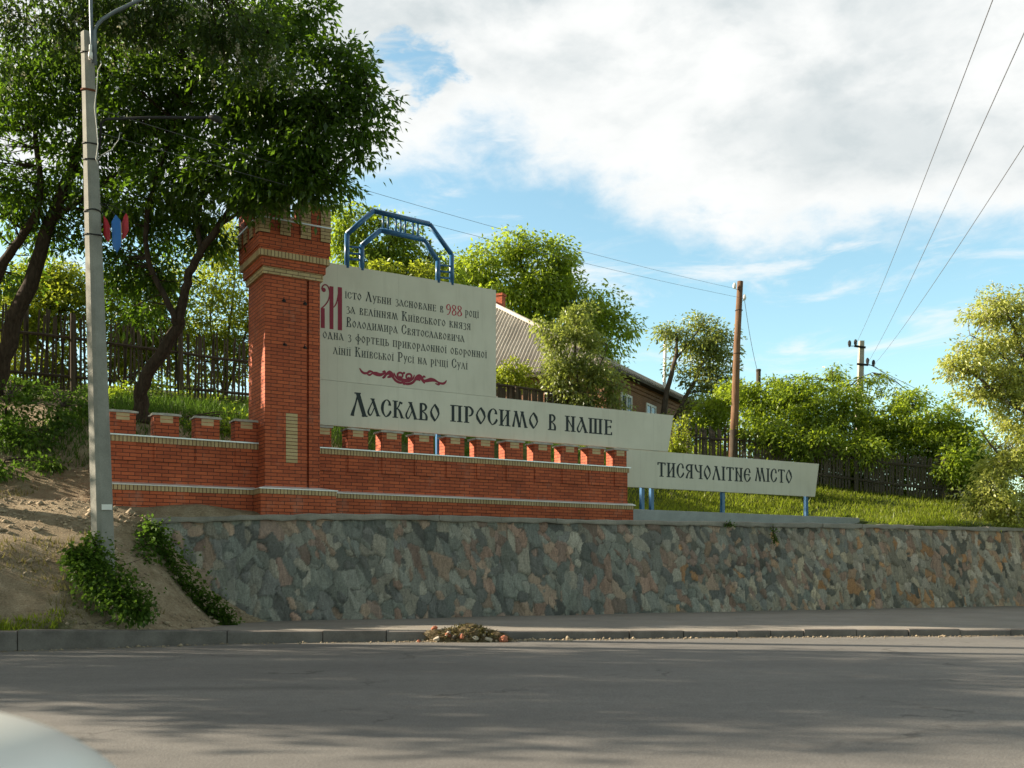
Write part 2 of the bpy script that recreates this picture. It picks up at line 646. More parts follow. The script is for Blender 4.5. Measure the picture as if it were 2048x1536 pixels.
def wood_mat(name, a, b):
    t = NT(name)
    v = t.coord('Object', scale=(14, 14, 0.9))
    n = t.noise(v, 2.0, 8, 0.65, 0.3)
    big = t.noise(t.coord('Object'), 1.2, 4)
    col = t.mix(1.0, t.ramp(n, [(0.3, a), (0.7, b)]), t.ramp(big, [(0.3, 0.7), (0.7, 1.15)]), 'MULTIPLY')
    return t.principled(col, 0.9, 0, 0.1, t.bump(n, 0.5, 0.01))


M_FENCE = wood_mat('weathered_fence_wood', (0.05, 0.038, 0.028), (0.115, 0.092, 0.072))
M_FENCE2 = wood_mat('grey_fence_wood', (0.055, 0.048, 0.042), (0.13, 0.112, 0.095))
M_POLE = wood_mat('pole_wood', (0.13, 0.072, 0.045), (0.27, 0.165, 0.105))
M_BARK = bark_mat('bark', (0.022, 0.016, 0.012), (0.075, 0.055, 0.042))
M_BARK2 = bark_mat('grey_bark', (0.06, 0.045, 0.035), (0.16, 0.125, 0.10))
M_HBRICK = brick_mat('house_brick', (0.34, 0.16, 0.085), (0.27, 0.12, 0.065), (0.16, 0.11, 0.08), msize=0.01)
M_WHITE = plain('white_paint', (0.75, 0.74, 0.72), 0.5, 0, 0.08)


def slate_mat():
    t = NT('weathered_corrugated_sheet')
    v = t.coord('Object')
    n = t.noise(v, 0.9, 8, 0.65)
    f = t.noise(v, 12, 5, 0.65)
    col = t.ramp(n, [(0.3, (0.36, 0.325, 0.29)), (0.7, (0.54, 0.50, 0.455))])
    col = t.mix(1.0, col, t.ramp(f, [(0.3, 0.75), (0.7, 1.12)]), 'MULTIPLY')
    return t.principled(col, 0.9, 0, 0.15, t.bump(f, 0.2, 0.01))


M_SLATE = slate_mat()

L_MAPLE = leaf_mat('maple_leaves', (0.018, 0.038, 0.007), (0.052, 0.094, 0.012), (0.17, 0.32, 0.017), 0.40)
L_ACACIA = leaf_mat('acacia_leaves', (0.016, 0.034, 0.008), (0.045, 0.078, 0.014), (0.11, 0.20, 0.018), 0.36)
L_FLOWER = leaf_mat('acacia_blossom', (0.34, 0.34, 0.24), (0.52, 0.52, 0.40), (0.45, 0.46, 0.30), 0.35)
L_WALNUT = leaf_mat('walnut_leaves', (0.075, 0.115, 0.014), (0.19, 0.25, 0.032), (0.48, 0.62, 0.040), 0.46)
L_BUSH = leaf_mat('bush_leaves', (0.052, 0.090, 0.011), (0.150, 0.210, 0.026), (0.42, 0.56, 0.035), 0.46)
L_YELLOW = leaf_mat('yellow_green_leaves', (0.075, 0.105, 0.012), (0.20, 0.24, 0.025), (0.44, 0.52, 0.04), 0.5)
L_PEAR = leaf_mat('pear_leaves', (0.070, 0.095, 0.020), (0.21, 0.24, 0.065), (0.42, 0.50, 0.08), 0.44, 0.12)
L_PALE = leaf_mat('pale_blossoming_leaves', (0.19, 0.23, 0.035), (0.48, 0.50, 0.13), (0.58, 0.62, 0.12), 0.44)
L_IVY = leaf_mat('ivy_leaves', (0.030, 0.062, 0.011), (0.085, 0.145, 0.022), (0.16, 0.30, 0.03), 0.30, 0.03)
L_GRASS = leaf_mat('grass_blades', (0.060, 0.098, 0.010), (0.24, 0.25, 0.045), (0.36, 0.48, 0.03), 0.45, 0.02)

# ------------------------------------------------------------------ setting: ground, road, pavement, kerb
KX = np.array([-140., -60, -35, -20, -12, -8.2, -7.3, -4.3, -1.8, 3.5, 9, 20, 60, 140])
KY = np.array([-20., -12, 2.5, 8.8, 12.3, 13.9, 14.25, 15.9, 16.35, 17.3, 17.85, 18.6, 19.5, 18.0])
KZ = np.array([.30, .30, .30, .30, .30, .30, .30, .19, .165, .12, .11, .11, .11, .11])


def kerb_y(x):
    return float(np.interp(x, KX, KY))


def kerb_z(x):
    return float(np.interp(x, KX, KZ))


# retaining wall: photographed top edge of its coping (pixel) and its distance
CAPPX = [(300, 1036, 18.9), (350, 1036, 19.15), (400, 1034, 19.4), (478, 1031, 19.75), (560, 1028.5, 20.15), (673, 1027, 20.7), (800, 1030, 21.3), (900, 1032, 21.8),
         (1000, 1034, 22.35), (1130, 1037.5, 23.05), (1267, 1040, 23.85), (1424, 1043, 24.8), (1560, 1045.5, 25.65), (1720, 1048, 26.7), (1880, 1052, 27.8), (2048, 1055.5, 29.0)]
CAP = [P(*q) for q in CAPPX] + [Vector((17.5, 30.3, 2.36)), Vector((24, 33.0, 2.3)), Vector((34, 36.5, 2.2)), Vector((50, 41.0, 2.0))]
CX = np.array([p.x for p in CAP])
CYv = np.array([p.y for p in CAP])
CZ = np.array([p.z for p in CAP])
WX0 = CX[0]


def cap_y(x):
    return float(np.interp(x, CX, CYv))


def cap_z(x):
    return float(np.interp(x, CX, CZ))


def rbf(points, lam=0.02):
    A = np.array(points, dtype=float)
    xy = A[:, :2]
    z = A[:, 2]
    n = len(A)
    D = np.linalg.norm(xy[:, None] - xy[None], axis=2)
    K = -D + 0.0
    Pm = np.c_[np.ones(n), xy]
    M = np.zeros((n + 3, n + 3))
    M[:n, :n] = K - lam * np.eye(n)
    M[:n, n:] = Pm
    M[n:, :n] = Pm.T
    s = np.linalg.solve(M, np.r_[z, 0, 0, 0])
    w, c = s[:n], s[n:]

    def f(X, Y):
        q = np.stack([np.ravel(X), np.ravel(Y)], 1)
        d = np.linalg.norm(q[:, None] - xy[None], axis=2)
        return (-d @ w + c[0] + q @ c[1:]).reshape(np.shape(X))
    return f


def pt(u, v, Y):
    p = P(u, v, Y)
    return (p.x, p.y, p.z)


upper = [(p.x - 0.2, p.y + 0.5, p.z - 0.03) for p in CAP]
upper += [pt(222, 1012, 19.7), pt(400, 1020, 20.1), pt(150, 1000, 19.9),
          (-9.2, 21.3, 3.4), (-7.0, 22.5, 3.7), (-4.5, 23.8, 3.4), pt(285, 822, 22.3), (-5.0, 25.5, 4.7),
          pt(-60, 772, 27.5), pt(40, 776, 28), pt(260, 795, 29), pt(490, 814, 30), (-4, 32, 6.1), (-0.5, 33.5, 5.6), (3, 34.0, 5.2),
          pt(1375, 950, 36), pt(1500, 955, 35.6), pt(1640, 972, 35), pt(1760, 988, 34.6), pt(1925, 1002, 34), (13.5, 31.5, 2.75), (8, 33.6, 3.7), (17.5, 33, 2.9), (19, 36, 3.0),
          (1.2, 38, 6.4), (3, 40, 6.6), (-15, 34, 7.5), (-15, 45, 9), (0, 46, 7.4), (12, 42, 5.6), (22, 42, 3.2), (34, 44, 2.0), (-30, 40, 9), (0, 62, 8.2), (-20, 62, 9.5), (20, 60, 4.6), (40, 60, 2.0),
          (0, 120, 8), (60, 120, 0.0), (-60, 120, 10)]
def mon_xy(s, t):
    return (-4.224 + 0.8604 * s + 0.5096 * t, 22.0 + 0.5096 * s - 0.8604 * t)


for s_ in np.arange(-4.4, 17.6, 1.1):
    upper.append((*mon_xy(s_, 0.30), 2.40 if s_ > -1.4 else 2.43))
    upper.append((*mon_xy(s_, -0.15), 2.40 if s_ > -1.4 else 2.5))
    if s_ > 0:
        upper.append((*mon_xy(s_, -1.0), 2.70 if s_ < 8 else 2.62))
soil = [pt(0, 1240, 14.75), pt(-80, 1240, 14.2), pt(100, 1240, 14.95), pt(207, 1124, 16.4), pt(100, 1105, 16.6), pt(0, 1110, 16.2), pt(130, 1180, 15.6), pt(40, 1030, 18.2),
        pt(0, 968, 20), pt(0, 850, 23), pt(150, 800, 25.2), pt(130, 1000, 19.0), pt(265, 1042, 18.5), pt(295, 1045, 18.7), pt(300, 1170, 17.1), pt(230, 1235, 15.6), pt(380, 1236, 17.2), pt(330, 1215, 17.0),
        pt(445, 1252, 18.2), pt(345, 1110, 18.75), pt(395, 1180, 18.85), pt(470, 1262, 18.9),
        (-14, 12.9, 0.9), (-20, 10.5, 1.0), (-20, 16, 3.0), (-30, 8, 1.6), (-30, 16, 3.8), (-14, 22, 4.6), (-32, 30, 7.5), (-45, 4, 1.2), (-45, 20, 5),
        (-7.5, 15.2, 0.62), (-6.8, 15.9, 0.72)]
hU = rbf(upper, 0.12)
hF = rbf(soil + [upper[0], pt(520, 1275, 18.9), pt(500, 1285, 18.2), pt(600, 1320, 19.3), pt(700, 1340, 19.5), pt(560, 1300, 17.0)], 0.01)
hL = rbf([q for q in upper if q[0] < -3.5 or q[1] > 26] + soil, 0.03)


def vnoise(X, Y, seed=0):
    out = np.zeros(np.shape(X))
    r = np.random.default_rng(seed)
    for k in range(9):
        a = r.uniform(0, 6.28)
        f = 0.5 * 1.45 ** k
        out = out + np.sin((np.cos(a) * X + np.sin(a) * Y) * f + r.uniform(0, 6.28)) / (1.35 ** k)
    return out * 0.25


def terrain(X, Y):
    X = np.asarray(X, float)
    Y = np.asarray(Y, float)
    zl = hL(X, Y)
    zu = hU(X, Y)
    s = np.clip((X - (WX0 - 0.3)) / 3.2, 0, 1)
    s = s * s * (3 - 2 * s)
    zb = zl * (1 - s) + zu * s
    cy = np.interp(X, CX, CYv)
    ky = np.interp(X, KX, KY)
    kz = np.interp(X, KX, KZ)
    front = (X > WX0) & (Y < cy + 0.22)
    zfr = hF(X, Y)
    k2 = np.clip((X - (WX0 - 1.2)) / 1.2, 0, 1)
    zl = np.where((Y < cy + 0.22), zl * (1 - k2) + zfr * k2, zl)
    zb = zl * (1 - s) + zu * s
    zf = np.where(X < -4.2, zfr, -0.5)
    z = np.where(front, zf, zb)
    z = z + (0.06 * vnoise(X * 2.3, Y * 2.3, 3) + 0.035 * vnoise(X * 6.1, Y * 6.1, 13)) * (Y > ky + 0.8) * np.where(X < WX0 + 1, 1.0, 0.35)
    bank = np.clip((Y - ky - 0.22) / 0.5, 0, 1)
    z = np.where(Y < ky + 0.22, -0.5, np.where(X < WX0, np.maximum(z, kz - 0.05) * bank + (1 - bank) * (kz - 0.05), z))
    z = np.clip(z, -0.5, 14)
    return z


def tz(x, y):
    return float(terrain(np.array([x]), np.array([y]))[0])


def axis(lo, hi, a, b, fine, grow=1.35):
    xs = list(np.arange(a, b + 1e-6, fine))
    d = fine
    x = a
    while x > lo:
        d *= grow
        x -= d
        xs.insert(0, x)
    d = fine
    x = xs[-1]
    while x < hi:
        d *= grow
        x += d
        xs.append(x)
    return np.array(xs)


gx = axis(-700, 700, -15, 19, 0.2)
gy = axis(-500, 1200, 13.5, 37, 0.2)
GX, GY = np.meshgrid(gx, gy)
GZ = terrain(GX, GY)
far = np.clip((np.hypot(GX, GY - 20) - 60) / 80, 0, 1)
GZ = GZ * (1 - far) + np.clip(GZ, -0.5, 3.0) * far
nx, ny = len(gx), len(gy)
verts = np.stack([GX, GY, GZ], -1).reshape(-1, 3)
idx = np.arange(nx * ny).reshape(ny, nx)
quads = np.stack([idx[:-1, :-1], idx[:-1, 1:], idx[1:, 1:], idx[1:, :-1]], -1).reshape(-1)
ground = raw_mesh('ground', verts, quads, 4, M_GROUND, None, True)
tag(ground, kind='structure')
ca = ground.data.color_attributes.new('turf', 'FLOAT_COLOR', 'POINT')
# turf behind the walls, bare trodden earth on the left bank
tx, ty_ = verts[:, 0], verts[:, 1]
turf = np.clip((tx + 6.0) / 3.0, 0, 1)
turf = np.maximum(turf, np.clip((ty_ - 21.5) / 5.0, 0, 1) * 0.62)
turf = np.maximum(turf, np.clip((np.interp(tx, KX, KY) + 0.9 - ty_) / 0.5, 0, 1) * (tx < -6.6) * 0.5)
turf = turf * 0.9 + 0.02
cols = np.stack([turf, turf, turf, np.ones_like(turf)], -1).astype(np.float32)
ca.data.foreach_set('color', cols.ravel())

# road
rx = np.concatenate([np.linspace(-150, -31, 20), np.arange(-30, 32, 0.4), np.linspace(33, 150, 20)])
ry = np.concatenate([np.linspace(-14, 3, 12), np.arange(3.5, 13.5, 0.5), np.arange(13.6, 19.4, 0.12), np.linspace(19.6, 24, 5)])
RX, RY = np.meshgrid(rx, ry)
ri = np.arange(RX.size).reshape(RX.shape)
road = raw_mesh('road', np.stack([RX, RY, 0 * RX + 0.012 * vnoise(RX * .35, RY * .6, 21)], -1).reshape(-1, 3), np.stack([ri[:-1, :-1], ri[:-1, 1:], ri[1:, 1:], ri[1:, :-1]], -1).reshape(-1), 4, M_ROAD, None, True)
tag(road, kind='structure')
ra = road.data.color_attributes.new('dust', 'FLOAT_COLOR', 'POINT')
rdist = np.interp(RX, KX, KY) - RY
dv = np.clip(1 - rdist / 0.75, 0, 1) * (0.75 + 0.5 * vnoise(RX * 1.3, RY * 3, 17))
dv = np.clip(dv, 0, 1).ravel()
ra.data.foreach_set('color', np.stack([dv, dv, dv, np.ones_like(dv)], -1).astype(np.float32).ravel())

# pavement
mb = MB()
xs = np.concatenate([np.linspace(-60, -10, 26), np.linspace(-9.6, 20, 75), np.linspace(21, 60, 30)])
vs, fs = [], []
NR = 8
for x in xs:
    y0 = kerb_y(x) + 0.17
    y1 = max(cap_y(x) + 0.35, y0 + 3.0) if x > -7.5 else y0 + 2.5
    z0 = kerb_z(x) - 0.012
    z1 = 0.15 if x > -6 else z0
    for j in range(NR + 1):
        k = j / NR
        vs.append((x, y0 + (y1 - y0) * k, z0 + (z1 - z0) * min(1, k * 1.25) + 0.010 * math.sin(x * 1.7 + j * 2.1) * min(1, j)))
for i in range(len(xs) - 1):
    for j in range(NR):
        a = i * (NR + 1) + j
        fs.append((a, a + NR + 1, a + NR + 2, a + 1))
mb.add(vs, fs)
tag(mb.build('pavement', M_PAVE, None, True), kind='structure')

# kerb stones
mb = MB()
x = -40.0
rk = random.Random(5)
joints = [-40]
while x < 45:
    step = rk.choice([1.0, 1.45, 2.2, 2.6]) if x < 0 else rk.choice([0.6, 0.95, 1.3, 2.0])
    x += step
    joints.append(x)
for a, b in zip(joints[:-1], joints[1:]):
    n = 4
    a2, b2 = a + 0.008, b - 0.008
    dz = rk.uniform(-0.016, 0.016)
    dy = rk.uniform(-0.015, 0.015)
    ring = []
    for k in range(n + 1):
        t = a2 + (b2 - a2) * k / n
        ky, kz = kerb_y(t) + dy, kerb_z(t) + dz
        prof = [(0.0, -0.1), (0.0, kz - 0.03 + rk.uniform(-.004, .004)), (0.012, kz - 0.008), (0.035, kz), (0.17, kz), (0.17, -0.1)]
        ring.append([(t, ky + py, pz) for py, pz in prof])
    vs = [q for r in ring for q in r]
    fs = []
    m = 6
    for k in range(n):
        for j in range(m - 1):
            fs.append((k * m + j, (k + 1) * m + j, (k + 1) * m + j + 1, k * m + j + 1))
    fs.append(tuple(range(m)))
    fs.append(tuple(n * m + j for j in range(m))[::-1])
    mb.add(vs, fs)
tag(mb.build('kerb', M_KERB), kind='structure')

# ------------------------------------------------------------------ retaining wall
rw = thing('retaining_wall', 'long curved retaining wall faced with grey and pinkish stone slabs, along the pavement', 'wall', (CX[0], CYv[0], 0))
xs = []
for a, b in zip(CX[:-1], CX[1:]):
    k = max(2, int((b - a) / 0.22))
    xs += list(np.linspace(a, b, k, endpoint=False))
xs.append(CX[-1])
xs = np.array(xs)
# smooth the polyline a little
ysm = np.interp(xs, CX, CYv)
zsm = np.interp(xs, CX, CZ)
for _ in range(30):
    ysm[1:-1] = (ysm[:-2] + 2 * ysm[1:-1] + ysm[2:]) / 4
    zsm[1:-1] = (zsm[:-2] + 2 * zsm[1:-1] + zsm[2:]) / 4
arc = np.r_[0, np.cumsum(np.hypot(np.diff(xs), np.diff(ysm)))]
tanx, tany = np.gradient(xs), np.gradient(ysm)
tl = np.hypot(tanx, tany)
nxv, nyv = tany / tl, -tanx / tl          # towards the road


def stone_field(a, z, seed=4):
    """irregular slab pattern on the wall face: colour, relief and joint depth at (arc length, height)"""
    r = np.random.default_rng(seed)
    L_ = a.max() + 1
    sites = []
    x = -0.6
    while x < L_:
        y = -0.4
        fine = .86 if r.random() < .55 else .62
        if x > 12:
            fine *= .82
        while y < 2.9:
            w, h = .24 * fine * r.uniform(.5, 1.6), .46 * fine * r.uniform(.5, 1.5)
            sites.append((x + r.uniform(-.16, .16), y + h * .5 + r.uniform(-.08, .08), w, h, r.normal(.30, .34)))
            y += h
        x += .235 * fine
    S = np.array(sites)
    n = len(S)
    cool = np.array([(.135, .155, .155), (.20, .215, .205), (.29, .19, .155), (.17, .19, .18), (.25, .24, .21), (.33, .24, .19), (.15, .16, .165), (.28, .275, .245), (.23, .16, .14), (.235, .245, .23), (.10, .108, .112)])
    warm = np.array([(.24, .22, .18), (.31, .28, .225), (.33, .215, .145), (.255, .24, .21), (.36, .31, .235), (.22, .20, .165), (.42, .22, .10), (.29, .19, .15), (.09, .092, .083), (.34, .305, .265), (.27, .265, .24)])
    k = np.clip((S[:, 0] - 11) / 9, 0, 1)
    pick = r.integers(0, 11, n)
    col = np.where((r.random(n) < k)[:, None], warm[pick], cool[pick]) * r.uniform(.62, 1.22, (n, 1))
    col = (col * .86 + col.mean(1, keepdims=True) * np.array([.16, .14, .115])) * np.array([1.16, 1.10, 1.05])
    hgt = r.uniform(-.016, .030, n)
    tilt = r.normal(0, .07, (n, 2))
    A, Z_ = a.ravel(), z.ravel()
    oc = np.empty((A.size, 3))
    oh = np.empty(A.size)
    oj = np.empty(A.size)
    order = np.argsort(A)
    for c in np.array_split(order, 120):
        lo, hi = A[c].min() - 1.3, A[c].max() + 1.3
        m = np.where((S[:, 0] > lo) & (S[:, 0] < hi))[0]
        T = S[m]
        dx = A[c][:, None] - T[None, :, 0]
        dz = Z_[c][:, None] - T[None, :, 1]
        cs, sn = np.cos(T[:, 4]), np.sin(T[:, 4])
        p = (dx * cs + dz * sn) / T[:, 2]
        q = (-dx * sn + dz * cs) / T[:, 3]
        d = np.maximum(np.abs(p), np.abs(q)) * .80 + (np.abs(p) + np.abs(q)) * .20
        o = np.argpartition(d, 1, axis=1)[:, :2]
        d0 = np.take_along_axis(d, o, 1)
        sw = d0[:, 0] > d0[:, 1]
        o[sw] = o[sw][:, ::-1]
        d0 = np.sort(d0, 1)
        b = m[o[:, 0]]
        oc[c] = col[b]
        e = np.clip((d0[:, 1] - d0[:, 0]) / .22, 0, 1)
        oj[c] = e
        oh[c] = (hgt[b] + tilt[b, 0] * (A[c] - S[b, 0]) + tilt[b, 1] * (Z_[c] - S[b, 1])) * np.minimum(1, e * 1.5) - .022 * (1 - e) ** 2
    return oc.reshape(a.shape + (3,)), oh.reshape(a.shape), oj.reshape(a.shape)


# fine face grid where the photograph looks, coarser further off
xf = np.concatenate([np.arange(CX[0], 15.6, 0.025), np.arange(15.6, CX[-1], 0.12)])
yf, zf_ = np.interp(xf, xs, ysm), np.interp(xf, xs, zsm)
nxf, nyf = np.interp(xf, xs, nxv), np.interp(xf, xs, nyv)
arcf = np.interp(xf, xs, arc)
NV = 84
kk = np.linspace(0, 1, NV + 1)
top = zf_ - 0.09
ZF = -0.06 + (top[:, None] + 0.06) * kk[None]
AF = np.repeat(arcf[:, None], NV + 1, 1)
wob = 0.035 * vnoise(AF * 3.1, ZF * 3.1, 41)
SC, SH, SJ = stone_field(AF + wob, ZF + 0.035 * vnoise(AF * 3.3, ZF * 3.3, 42))
OFF = 0.30 * (1 - kk)[None] + SH
VX = np.stack([xf[:, None] + nxf[:, None] * OFF - CX[0], yf[:, None] + nyf[:, None] * OFF - CYv[0], ZF], -1)
si = np.arange(VX.shape[0] * VX.shape[1]).reshape(VX.shape[:2])
stone = raw_mesh('stone_facing', VX.reshape(-1, 3), np.stack([si[:-1, :-1], si[1:, :-1], si[1:, 1:], si[:-1, 1:]], -1).reshape(-1), 4, M_STONE, rw, False)
sc_ = stone.data.color_attributes.new('stone', 'FLOAT_COLOR', 'POINT')
sc_.data.foreach_set('color', np.concatenate([SC, SJ[..., None]], -1).astype(np.float32).ravel())
su_ = stone.data.color_attributes.new('place', 'FLOAT_COLOR', 'POINT')
su_.data.foreach_set('color', np.stack([AF, ZF, 0 * AF, 0 * AF + 1], -1).astype(np.float32).ravel())
# core behind the facing, with the left end
vs, fs = [], []
for i in range(len(xs)):
    for o, z in ((0.24, -0.1), (-0.03, zsm[i] - 0.1), (-0.42, zsm[i] - 0.1), (-0.42, -0.1)):
        vs.append((xs[i] + nxv[i] * o - CX[0], ysm[i] + nyv[i] * o - CYv[0], z))
for i in range(len(xs) - 1):
    for a, b in ((0, 1), (1, 2), (2, 3)):
        fs.append((4 * i + a, 4 * i + b, 4 * i + 4 + b, 4 * i + 4 + a))
fs.append((0, 1, 2, 3))
mb = MB()
mb.add(vs, fs)
mb.build('wall_core', M_COPING, rw, fix=True)
# coping of rough cast slabs, each a little different
mb = MB()
rc = random.Random(9)
i = 0
while i < len(xs) - 1:
    n = rc.choice([5, 7, 9, 11])
    j = min(i + n, len(xs) - 1)
    jz = rc.uniform(-0.012, 0.012)
    ring = []
    for q in range(i, j + 1):
        t = q
        o1 = 0.10 + rc.uniform(-0.03, 0.03)
        zt = zsm[t] + jz + rc.uniform(-0.014, 0.012)
        zb = zsm[t] - 0.105 + rc.uniform(-0.028, 0.016)
        pr = [(o1 - .012, zb), (o1, zb + .03), (o1 - .004, zt - 0.02), (o1 - .03, zt), (-0.44, zt), (-0.44, zb)]
        ring.append([(xs[t] + nxv[t] * o - CX[0], ysm[t] + nyv[t] * o - CYv[0], z) for o, z in pr])
    vsr = [p for r in ring for p in r]
    m = 6
    f2 = []
    for a in range(len(ring) - 1):
        for b in range(m):
            b2 = (b + 1) % m
            f2.append((a * m + b, (a + 1) * m + b, (a + 1) * m + b2, a * m + b2))
    f2.append(tuple(range(m)))
    f2.append(tuple((len(ring) - 1) * m + b for b in range(m))[::-1])
    mb.add(vsr, f2)
    i = j
mb.build('coping', M_COPING, rw, fix=True)

# ------------------------------------------------------------------ brick monument
TH = math.atan2(0.5096, 0.8604)
O = Vector((-4.224, 22.0, 0.0))
DV = Vector((math.cos(TH), math.sin(TH), 0))
NVEC = Vector((math.sin(TH), -math.cos(TH), 0))


def mon(s, t, z):
    return O + DV * s + NVEC * t + Vector((0, 0, z))


def on_plane(u, v, t):
    """(s, z) of the point seen at pixel (u, v) on the monument plane t metres in front of the wall face"""
    k = (u - 1024) / 2000
    X0 = O.x + NVEC.x * t
    Y0 = O.y + NVEC.y * t
    s = (k * Y0 - X0) / (DV.x - k * DV.y)
    Y = Y0 + DV.y * s
    return s, EYE + (1142 - v) / 2000 * Y


BASE = 2.46
# heights are kept on the brick coursing (0.075)
Z_PL, Z_LEDGE, Z_MER = 2.76, 3.86, 4.31


def mbox(mb, s0, s1, t0, t1, z0, z1, org):
    mb.box(s0 - org[0], s1 - org[0], -t1 + org[1], -t0 + org[1], z0 - org[2], z1 - org[2])


def make_wall(name, label, s0, s1, merlons, plinth_s0, plinth_s1, ledge_s0, ledge_s1):
    org = (s0, 0, BASE)
    root = thing(name, label, 'wall', mon(s0, 0, BASE), TH)
    mb = MB()
    mbox(mb, s0, s1, -0.38, 0, BASE - 0.5, Z_LEDGE - 0.13, org)
    mb.build('wall_body', M_BRICK, root)
    mb = MB()
    for m0, m1 in merlons:
        if m1 - m0 > 0.2:
            mbox(mb, m0, m1, 0.0, 0.028, Z_LEDGE - 0.13 - 0.375, Z_LEDGE - 0.13, org)
    mb.build('pilaster_course', M_BRICK, root)
    mb = MB()
    mbox(mb, s0, s1 + 0.02, -0.42, 0.045, Z_LEDGE - 0.13, Z_LEDGE - 0.014, org)
    mb.build('header_course', M_YHEAD, root)
    mb = MB()
    mbox(mb, ledge_s0, ledge_s1, -0.46, 0.085, Z_LEDGE - 0.014, Z_LEDGE + 0.012, org)
    mb.build('ledge_flashing', M_FLASH, root)
    mb = MB()
    mbox(mb, plinth_s0, plinth_s1, -0.05, 0.13, BASE - 0.5, Z_PL, org)
    mb.build('plinth', M_BRICK, root)
    mb = MB()
    mbox(mb, plinth_s0, plinth_s1 + 0.01, -0.05, 0.15, Z_PL, Z_PL + 0.10, org)
    mb.build('header_course', M_YHEAD, root)
    mb = MB()
    # sloping flashing on the plinth
    a, b = plinth_s0 - org[0], plinth_s1 + 0.05 - org[0]
    z0 = Z_PL + 0.10 - BASE
    vs = []
    for x in (a, b):
        vs += [(x, 0.0, z0), (x, -0.175, z0), (x, -0.178, z0 + 0.022), (x, -0.002, z0 + 0.065)]
    mb.add(vs, [(0, 1, 2, 3), (7, 6, 5, 4), (0, 4, 5, 1), (1, 5, 6, 2), (2, 6, 7, 3), (3, 7, 4, 0)])
    mb.build('ledge_flashing', M_FLASH, root)
    rr = random.Random(len(merlons))
    for m0, m1 in merlons:
        mb = MB()
        mbox(mb, m0, m1, -0.36, 0.0, Z_LEDGE + 0.012, Z_MER, org)
        me = mb.build('merlon', M_BRICK, root)
        # rough cement cap, slightly domed and ragged
        w = m1 - m0
        c = MB()
        nxx, nyy = 7, 6
        vs = []
        for layer in (0, 1):
            for j in range(nyy):
                for i in range(nxx):
                    fx, fy = i / (nxx - 1), j / (nyy - 1)
                    ex = 0.035 + rr.uniform(-0.012, 0.012)
                    x = m0 - ex + (w + 2 * ex) * fx
                    y = -0.40 + 0.44 * fy
                    if layer == 0:
                        z = Z_MER + rr.uniform(-0.008, 0.002)
                    else:
                        e = min(fx, 1 - fx, fy, 1 - fy)
                        z = Z_MER + 0.035 + (0.018 if e > 0.05 else 0) + rr.uniform(-0.007, 0.009)
                    vs.append((x - org[0], -y, z - BASE))
        fs = []
        for j in range(nyy - 1):
            for i in range(nxx - 1):
                a = j * nxx + i
                fs.append((a, a + 1, a + nxx + 1, a + nxx))
                a += nxx * nyy
                fs.append((a, a + nxx, a + nxx + 1, a + 1))
        per = [i for i in range(nxx)] + [j * nxx + nxx - 1 for j in range(1, nyy)] + [(nyy - 1) * nxx + i for i in range(nxx - 2, -1, -1)] + [j * nxx for j in range(nyy - 2, 0, -1)]
        for q in range(len(per)):
            a, b = per[q], per[(q + 1) % len(per)]
            fs.append((a, b, b + nxx * nyy, a + nxx * nyy))
        c.add(vs, fs)
        c.build('cement_cap', M_CAP, me, fix=True)
        y = MB()
        mid = (m0 + m1) / 2 if w > 0.3 else m0 + 0.08
        hw = 0.125 if w > 0.3 else 0.08
        for zz in (0, 1):
            mbox(y, mid - hw, mid + hw, -0.01, 0.004, Z_MER - 0.072 - zz * 0.075, Z_MER - 0.008 - zz * 0.075, org)
        y.build('yellow_inset', M_YPLAIN, me)
    return root


M_YPLAIN = plain('plain_yellow_brick', (0.50, 0.37, 0.21), 0.75, 0, 0.12, 9, bump=0.3)

PER = 0.818
mer_r = [(-0.06, 0.26)] + [(0.652 + PER * i, 0.652 + PER * i + 0.485) for i in range(9)] + [(8.01, 8.41)]
make_wall('brick_wall', 'long low red brick wall with eleven battlements in front of the welcome board', -0.175, 8.44, mer_r, 0.145, 8.53, -0.17, 8.50)
mer_l = [(-4.31 - 0.03, -3.85), (-3.50, -3.01), (-2.68, -2.19), (-1.86, -1.384)]
make_wall('brick_wall', 'short low red brick wall with four battlements between concrete pole and brick tower', -4.52, -1.385, mer_l, -4.52, -1.51, -4.52, -1.385)

# tower
T0, T1 = -1.38, -0.18
torg = (T0, 0.5, BASE)
tower = thing('brick_tower', 'tall square red brick tower with corbelled yellow-trimmed battlement crown', 'tower', mon(T0, 0.5, BASE), TH)
mb = MB()
ZS = 7.36
mbox(mb, T0, -0.475, -0.70, 0.5, BASE - 0.5, ZS, torg)
mbox(mb, -0.475, -0.425, -0.70, 0.43, BASE - 0.5, ZS, torg)
mbox(mb, -0.425, T1, -0.70, 0.5, BASE - 0.5, ZS, torg)
mb.build('shaft', M_BRICK, tower)
mb = MB()
s_a, z_a = on_plane(572, 826, 0.5)
s_b, z_b = on_plane(595, 927, 0.5)
mbox(mb, s_a, s_b, 0.49, 0.507, z_b, z_a, torg)
M_YSTACK = brick_mat('stacked_yellow_brick', (0.54, 0.40, 0.22), (0.44, 0.31, 0.16), (0.10, 0.055, 0.035), w=3.0, h=0.075, offset=0)
mb.build('yellow_inset', M_YSTACK, tower)
